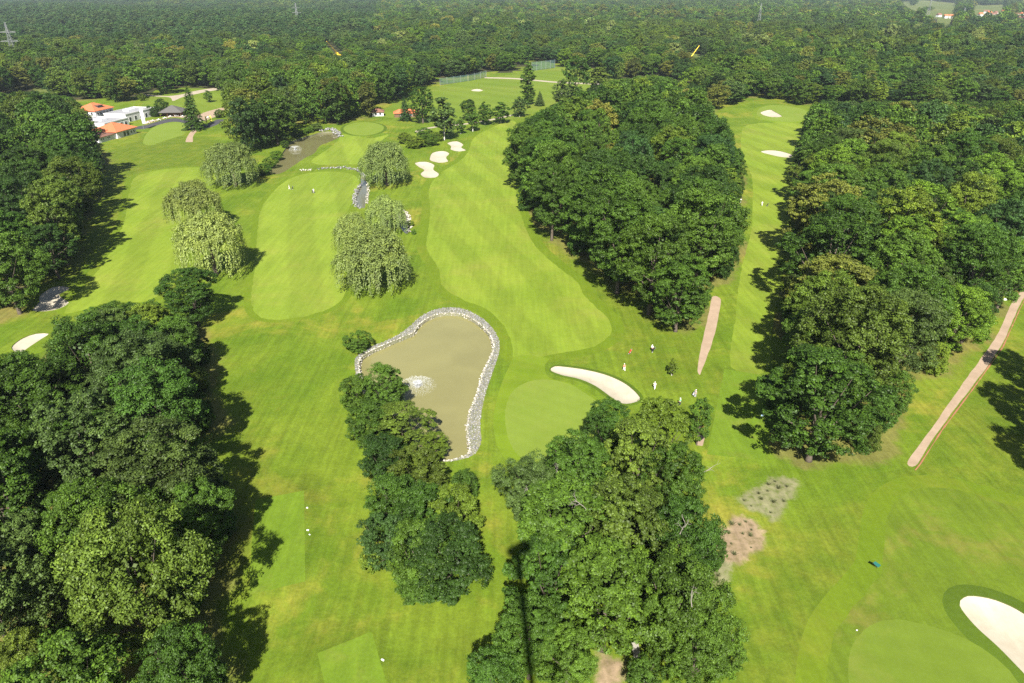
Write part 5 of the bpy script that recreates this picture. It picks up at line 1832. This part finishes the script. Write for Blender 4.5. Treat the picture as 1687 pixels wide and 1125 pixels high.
def person_meshes(walk, lift):
    st = 0.24 * walk
    hands = [(-0.3, 0.12 + lift * 0.25, 0.85 + lift * 0.1), (0.3, -0.05 + lift * 0.3, 0.84 + lift * 0.12)]
    J = [((0, 0, 0.95), (0.15, 0.11)), ((0, 0.01, 1.15), (0.14, 0.1)), ((0, 0.01, 1.38), (0.17, 0.11)), ((0, 0.01, 1.49), 0.06), ((0, 0.03, 1.58), 0.075), ((0, 0.03, 1.70), 0.085), ((0, 0.03, 1.77), 0.05),
         ((-0.1, 0, 0.88), 0.095), ((-0.11, st * 0.5 + 0.03, 0.48), 0.065), ((-0.11, st, 0.08), 0.045), ((-0.11, st + 0.14, 0.04), 0.04),
         ((0.1, 0, 0.88), 0.095), ((0.11, -st * 0.4 + 0.03, 0.48), 0.065), ((0.11, -st, 0.08), 0.045), ((0.11, -st + 0.14, 0.04), 0.04),
         ((-0.2, 0, 1.4), 0.06), ((-0.28, 0.0, 1.12), 0.045), (hands[0], 0.035), ((0.2, 0, 1.4), 0.06), ((0.28, -0.02, 1.12), 0.045), (hands[1], 0.035)]
    L = [(0, 1), (1, 2), (2, 3), (3, 4), (4, 5), (5, 6), (0, 7), (7, 8), (8, 9), (9, 10), (0, 11), (11, 12), (12, 13), (13, 14), (2, 15), (15, 16), (16, 17), (2, 18), (18, 19), (19, 20)]
    body = skin_mesh('body', J, L, M['skin'])
    sj = [((0, 0, 0.93), (0.175, 0.135)), ((0, 0.01, 1.15), (0.165, 0.125)), ((0, 0.01, 1.38), (0.19, 0.13)), ((0, 0.01, 1.47), 0.08), ((-0.2, 0, 1.4), 0.085), ((-0.27, 0, 1.2), 0.075), ((0.2, 0, 1.4), 0.085), ((0.27, -0.02, 1.2), 0.075)]
    shirt = skin_mesh('shirt', sj, [(0, 1), (1, 2), (2, 3), (2, 4), (4, 5), (2, 6), (6, 7)], M['white'])
    tj = [((0, 0, 0.97), (0.17, 0.13)), ((-0.1, 0, 0.86), 0.12), ((-0.11, st * 0.5 + 0.03, 0.48), 0.09), ((-0.11, st, 0.1), 0.075), ((0.1, 0, 0.86), 0.12), ((0.11, -st * 0.4 + 0.03, 0.48), 0.09), ((0.11, -st, 0.1), 0.075)]
    trous = skin_mesh('trousers', tj, [(0, 1), (1, 2), (2, 3), (0, 4), (4, 5), (5, 6)], M['black'])
    cap = MB()
    cap.tube([(0, 0.03, 1.70), (0, 0.03, 1.76), (0, 0.03, 1.80)], [0.1, 0.098, 0.05], 10)
    cap.box(-0.07, 0.07, 0.1, 0.23, 1.70, 1.72)
    return body, shirt, trous, cap.mesh('cap', M['white'], True)


POSES = [person_meshes(0, 0.6), person_meshes(1, 0.0)]


def person(px, py, rz, shirt, trousers, pose, label):
    x, y = G(px, py)
    x, y = G(px, py, zground(x, y))
    e = thing('person', label, 'person', (x, y, zground(x, y)), rz, 'golfers')
    b, s, t_, c = POSES[pose]
    link('body', b, e)
    for nm, me, mt in (('shirt', s, shirt), ('trousers', t_, trousers)):
        o = link(nm, me, e)
        o.material_slots[0].link = 'OBJECT'
        o.material_slots[0].material = M[mt]
    link('cap', c, e)


def trolley(px, py, rz, mat, label):
    x, y = G(px, py)
    x, y = G(px, py, zground(x, y))
    e = thing('golf_trolley', label, 'golf trolley', (x, y, zground(x, y)), rz, 'golf trolleys')
    MB().tube([(0, 0.2, 0.28), (0, 0.05, 0.62), (0, -0.22, 1.15)], [0.17, 0.16, 0.18], 10).obj('bag', M[mat], e)
    MB().tube([(0, 0.1, 0.3), (0, -0.35, 1.0), (0, -0.62, 1.08)], 0.025, 5).obj('handle', M['steel'], e)
    for s in (-1, 1):
        w = MB().tube([(s * 0.33, 0.12, 0.17), (s * 0.38, 0.12, 0.17)], 0.17, 12).obj('wheel', M['black'], e)
        MB().tube([(s * 0.325, 0.12, 0.17), (s * 0.385, 0.12, 0.17)], 0.08, 8).obj('hub', M['white'], w)
    MB().tube([(-0.33, 0.12, 0.17), (0.33, 0.12, 0.17)], 0.02, 5).obj('axle', M['steel'], e)
    for k_ in range(5):
        a = k_ * 1.256
        MB().tube([(0.08 * math.cos(a), -0.2, 1.1), (0.12 * math.cos(a), -0.32 + 0.08 * math.sin(a), 1.42)], [0.012, 0.035], 5).obj('club', M['steel'], e)


M['rose'] = plain('rose_cloth', (0.6, 0.16, 0.13), 0.7, 0.1, 3.0)
M['mint'] = plain('mint_cloth', (0.12, 0.5, 0.3), 0.7, 0.1, 3.0)
M['navy'] = plain('navy_cloth', (0.02, 0.025, 0.05), 0.7, 0.1, 3.0)
M['greycloth'] = plain('grey_cloth', (0.35, 0.35, 0.37), 0.7, 0.1, 3.0)
person(1028, 611, 0.3, 'rose', 'white', 1, 'person in a rose shirt and white trousers above the long bunker')
person(1078, 641, -0.5, 'white', 'white', 1, 'person all in white right of the long bunker')
person(1120, 668, 0.8, 'mint', 'navy', 0, 'person in a mint green shirt on the slope below the young tree')
person(1145, 654, -1.0, 'greycloth', 'greycloth', 0, 'person in grey below the end of the short pink path')
person(1074, 579, 2.6, 'white', 'black', 1, 'person in a white cap and dark clothes on the shaded rough')
person(477, 312, 1.4, 'white', 'white', 1, 'person in white at the left on the willow fairway')
person(517, 318, 0.2, 'white', 'greycloth', 1, 'person in white in the middle of the willow fairway')
person(1220, 334, 0.2, 'white', 'greycloth', 0, 'person in white by the wood on the narrow fairway')
person(1255, 339, -0.6, 'white', 'white', 1, 'person in white in the middle of the narrow fairway')
trolley(1038, 583, 0.8, 'red', 'golf trolley with a red bag on the shaded rough')
trolley(1105, 617, -0.9, 'rose', 'golf trolley with a dark red bag below the young tree')
trolley(1143, 652, 1.9, 'greycloth', 'golf trolley with a grey bag beside the person in grey')
trolley(482, 312, 2.0, 'black', 'golf trolley beside the person at the left on the willow fairway')
trolley(515, 318, 0.3, 'navy', 'golf trolley beside the person in the middle of the willow fairway')
trolley(1264, 340, 0.6, 'black', 'black golf trolley on the narrow fairway')
trolley(1076, 580, 1.2, 'black', 'golf trolley with a black bag on the shaded rough')
# stake of the young tree
x, y = G(1108, 620)
stake = thing('tree_stake', 'thin wooden stake tied to the young tree', 'stake', (x, y, zground(x, y)), 0)
MB().tube([(0, 0, -0.2), (0, 0, 2.2)], 0.05, 6).obj('post', M['dead_wood'], stake)


def tee_marker(px, py, s, mat, label):
    x, y = G(px, py)
    e = thing('tee_marker', label, 'marker', (x, y, zground(x, y)), float(RNG.uniform(-0.4, 0.4)), 'tee markers')
    m = MB()
    m.add([(-s, -s * 0.6, 0), (s, -s * 0.6, 0), (s, s * 0.6, 0), (-s, s * 0.6, 0), (-s * 0.8, -s * 0.4, s * 0.9), (s * 0.8, -s * 0.4, s * 0.9), (s * 0.8, s * 0.4, s * 0.9), (-s * 0.8, s * 0.4, s * 0.9)],
          [(3, 2, 1, 0), (4, 5, 6, 7), (0, 1, 5, 4), (1, 2, 6, 5), (2, 3, 7, 6), (3, 0, 4, 7)])
    m.obj('block', M[mat], e)
    MB().tube([(0, 0, -0.3), (0, 0, 0.02)], 0.03, 5).obj('spike', M['steel'], e)


tee_marker(507, 842, 0.16, 'white', 'white block beside the upper right edge of the square tee')
tee_marker(508, 879, 0.2, 'white', 'white block halfway down the right edge of the square tee')
tee_marker(511, 886, 0.12, 'white', 'small white block just below another by the square tee')
tee_marker(631, 1093, 0.2, 'white', 'white block beside the bottom tee')
tee_marker(1255, 688, 0.25, 'blue', 'pale blue block in the tree shade on the narrow tee')
tee_marker(1656, 493, 0.4, 'white', 'white block beside the far end of the pink path')
tee_marker(1411, 1040, 0.1, 'white', 'tiny white block at the edge of the nearest green')
# teal flag on the lower fairway
x, y = G(1447, 937)
e = thing('marker_flag', 'small teal flag on a dark stick at the fairway edge', 'flag', (x, y, zground(x, y)), 0.4)
MB().tube([(0, 0, -0.2), (-0.9, 0.5, 1.1)], 0.03, 5).obj('stick', M['black'], e)
fl_ = MB()
fl_.add([(-0.1, 0, 0.25), (-0.9, 0.5, 0.95), (-0.55, 0.4, 1.25), (0.2, -0.1, 0.65), (-0.1, 0.02, 0.25), (-0.9, 0.52, 0.95), (-0.55, 0.42, 1.25), (0.2, -0.08, 0.65)], [(0, 1, 2, 3), (7, 6, 5, 4)])
fl_.obj('cloth', M['teal'], e)
# planked square with a bin by the narrow tee
x, y = G(1158, 728)
e = thing('wooden_platform', 'small brown planked square with a frame beside the narrow tee', 'platform', (x, y, zground(x, y) + 0.02), -0.25)
for k in range(9):
    MB().box(-1.0, 1.0, -1.6 + 0.36 * k, -1.6 + 0.36 * k + 0.33, 0.0, 0.09).obj('plank', M['path'], e)
x, y = G(1156, 712)
e = thing('waste_bin', 'dark bin with an orange lid on the planked square', 'bin', (x, y, zground(x, y) + 0.11), 0)
MB().tube([(0, 0, 0), (0, 0, 0.8)], [0.28, 0.32], 10).obj('drum', M['black'], e)
MB().tube([(0, 0, 0.8), (0, 0, 0.92)], [0.34, 0.25], 10).obj('lid', M['roof'], e)
# white slab leaning in the sandy gap
x, y = G(1050, 1088)
e = thing('white_slab', 'white slab leaning at the bottom edge beside a dark bush', 'slab', (x, y, zground(x, y)), 0.35)
sl = MB()
sl.add([(-0.45, 0, 0), (0.45, 0, 0), (0.45, 1.0, 1.9), (-0.45, 1.0, 1.9), (-0.45, 0.12, -0.05), (0.45, 0.12, -0.05), (0.45, 1.12, 1.85), (-0.45, 1.12, 1.85)], [(0, 1, 2, 3), (7, 6, 5, 4), (0, 4, 5, 1), (1, 5, 6, 2), (2, 6, 7, 3), (3, 7, 4, 0)])
sl.obj('board', M['white_stone'], e)
MB().tube([(0, 1.0, 1.6), (0, 1.7, 0)], 0.06, 6).obj('prop', M['steel'], e)
# pale blue sign half hidden in the foreground wood
x, y = G(328, 922)
e = thing('tee_sign', 'pale blue sign board at the edge of the foreground wood', 'sign', (x, y, zground(x, y)), -0.4)
for sx in (-0.35, 0.35):
    MB().tube([(sx, 0, -0.2), (sx, 0, 1.2)], 0.04, 6).obj('post', M['steel'], e)
MB().box(-0.5, 0.5, -0.08, -0.042, 0.6, 1.25).obj('board', M['blue'], e)
# flowers and tufts in the bare beds
tuft = MB()
for k in range(26):
    a = 2.4 * k
    q = 0.05 + 0.012 * k
    tip = (q * 2.2 * math.cos(a), q * 2.2 * math.sin(a), 0.75 - 0.012 * k)
    pa = (math.cos(a + 1.57) * 0.05, math.sin(a + 1.57) * 0.05)
    b0 = (q * 0.4 * math.cos(a), q * 0.4 * math.sin(a))
    tuft.add([(b0[0] - pa[0], b0[1] - pa[1], 0), (b0[0] + pa[0], b0[1] + pa[1], 0), tip], [(0, 1, 2)])
TUFT = tuft.mesh('tuft', plain('tuft_leaf', (0.1, 0.11, 0.042), 0.7, 0.3, 2.0))
tp = np.random.default_rng(9)
k = 0
for poly, nm, cnt in ((BED_1, 'pinkish bare bed', 11), (BED_2, 'greyish sparse bed', 12), (BED_3, 'pale strip below the pinkish bed', 3)):
    lo, hi = poly.min(0), poly.max(0)
    got = []
    while len(got) < cnt:
        p = tp.uniform(lo, hi)
        if inpoly(p[None], poly)[0] and poly_dist(p[None], poly)[0] > 0.5 and all(np.hypot(*(p - g)) > 1.1 for g in got):
            got.append(p)
    for p in got:
        o = link('grass_tuft', TUFT, None, (float(p[0]), float(p[1]), zground(*p)))
        s = tp.uniform(0.3, 1.25)
        o.scale = (s, s, s * tp.uniform(0.7, 1.1))
        o.rotation_euler = (0, 0, tp.uniform(0, 6.28))
        tag(o, f'small green tuft growing in the {nm}', 'plant', f'tufts in the {nm}')

# bare dead branches standing out of some crowns
def dead_branch(tree_label, loc_px, z, seed, size, rz):
    r = np.random.default_rng(seed)
    x, y = G(*loc_px, z)
    mb = MB()

    def grow(p, d, ln, rr, lv):
        e_ = p + d * ln
        mid = p.lerp(e_, 0.5) + Vector(r.normal(size=3) * 0.1 * ln)
        mb.tube([p, mid, e_], [rr, rr * 0.8, rr * 0.5], 5, False)
        if lv:
            for _ in range(3):
                grow(p.lerp(e_, float(r.uniform(0.4, 1.0))), (d + Vector(r.normal(size=3) * 0.55)).normalized(), ln * 0.6, rr * 0.5, lv - 1)
    d = Vector((math.cos(rz), math.sin(rz), 0.45)).normalized()
    grow(Vector((0, 0, 0)), d, size * 0.75, 0.06, 2)
    for t in SINGLE:
        if t.get('label') == tree_label:
            o = mb.obj('dead_branch', M['dead_wood'], t['obj'])
            o.matrix_parent_inverse = Matrix.Identity(4)
            q = Matrix.Translation(Vector((t['x'], t['y'], t['obj'].location.z))) @ Matrix.Rotation(t['rot'], 4, 'Z')
            o.matrix_local = q.inverted() @ Matrix.Translation(Vector((x, y, z)))
            tag(o, 'bare pale dead branch')


dead_branch('dark tree with dead twigs at the bottom edge of the green', (925, 795), 14.5, 1, 2.6, 1.9)
dead_branch('dark tree on the tee side with a bare white branch', (1148, 782), 10.5, 2, 3.0, 0.2)
dead_branch('tall pale tipped tree in the top middle of the clump below the green', (965, 838), 17.0, 3, 2.4, 2.6)
dead_branch('dark round tree left of the bare flower bed', (1120, 880), 16.5, 4, 2.2, 0.8)
dead_branch('broad mid green tree on the lower fairway edge of the clump', (1140, 1000), 15.5, 5, 2.4, 1.4)
dead_branch('grey-green tree reaching furthest towards the island, below the green', (880, 815), 12.5, 6, 1.6, 2.8)

# ------------------------------------------------------------------ the lift from which the picture was taken (its shadow lies on the clump)
dA, d2 = ray(853, 881), ray(880, 1125)
dm = d2 - dA
dm = dm / np.linalg.norm(dm)
top = Vector((0.0, -1.7, CAM_H - 1.9))
foot_d = Vector((float(dm[0]), float(dm[1]), float(dm[2])))
foot = top + foot_d * ((top.z - 3.2) / -foot_d.z)
lift = thing('aerial_lift', 'telescopic boom lift whose mast and basket shadow falls on the mottled trees', 'lift', (foot.x, foot.y, 0), 0)
o_ = Vector((foot.x, foot.y, 0))
MB().box(-1.25, 1.25, -7.0, 3.0, 0.7, 1.7).obj('chassis', M['yellow'], lift)
MB().box(-1.2, 1.2, 3.02, 5.0, 0.7, 2.9).obj('cab', M['white'], lift)
MB().box(-0.9, 0.9, -1.4, 1.2, 1.71, 3.1).obj('turret', M['steel'], lift)
for wx in (-1.15, 1.15):
    for wy in (-5.5, -4.0, 1.0, 4.0):
        MB().tube([(wx - 0.2, wy, 0.55), (wx + 0.2, wy, 0.55)], 0.55, 14).obj('wheel', M['black'], lift)
a, c = foot - o_, top - o_
for s0, s1, rr in ((0.0, 0.3, 0.62), (0.28, 0.55, 0.54), (0.53, 0.78, 0.47), (0.76, 1.0, 0.4)):
    MB().tube([a.lerp(c, s0), a.lerp(c, s1)], rr, 8).obj('boom_section', M['white'], lift)
bk = bpy.data.objects.new('basket', None)
COL.objects.link(bk)
bk.parent = lift
bk.location = c + Vector((0, 0, 0.35))
bk.rotation_euler = (0, 0, rad(38))
MB().box(-1.75, 1.75, -0.5, 0.5, 0, 0.12).obj('floor', M['steel'], bk)
for x0_, x1_, y0_, y1_ in ((-1.75, 1.75, -0.5, -0.46), (-1.75, 1.75, 0.46, 0.5), (-1.75, -1.71, -0.455, 0.455), (1.71, 1.75, -0.455, 0.455)):
    MB().box(x0_, x1_, y0_, y1_, 0.125, 1.05).obj('side_panel', M['white'], bk)

# ------------------------------------------------------------------ haze
hz = MB().box(-9000, 9000, -400, 9000, -6, 90).mesh('haze', M['white'])
hz.materials.clear()
hm = bpy.data.materials.new('haze')
hm.use_nodes = True
hm.node_tree.nodes.clear()
ho = hm.node_tree.nodes.new('ShaderNodeOutputMaterial')
pv = hm.node_tree.nodes.new('ShaderNodeVolumePrincipled')
pv.inputs['Color'].default_value = (0.76, 0.88, 1.0, 1)
pv.inputs['Density'].default_value = 0.000065
pv.inputs['Anisotropy'].default_value = 0.2
hm.node_tree.links.new(pv.outputs[0], ho.inputs['Volume'])
hz.materials.append(hm)
tag(link('haze', hz), 'thin blue summer haze over the land', 'haze', kind='stuff')
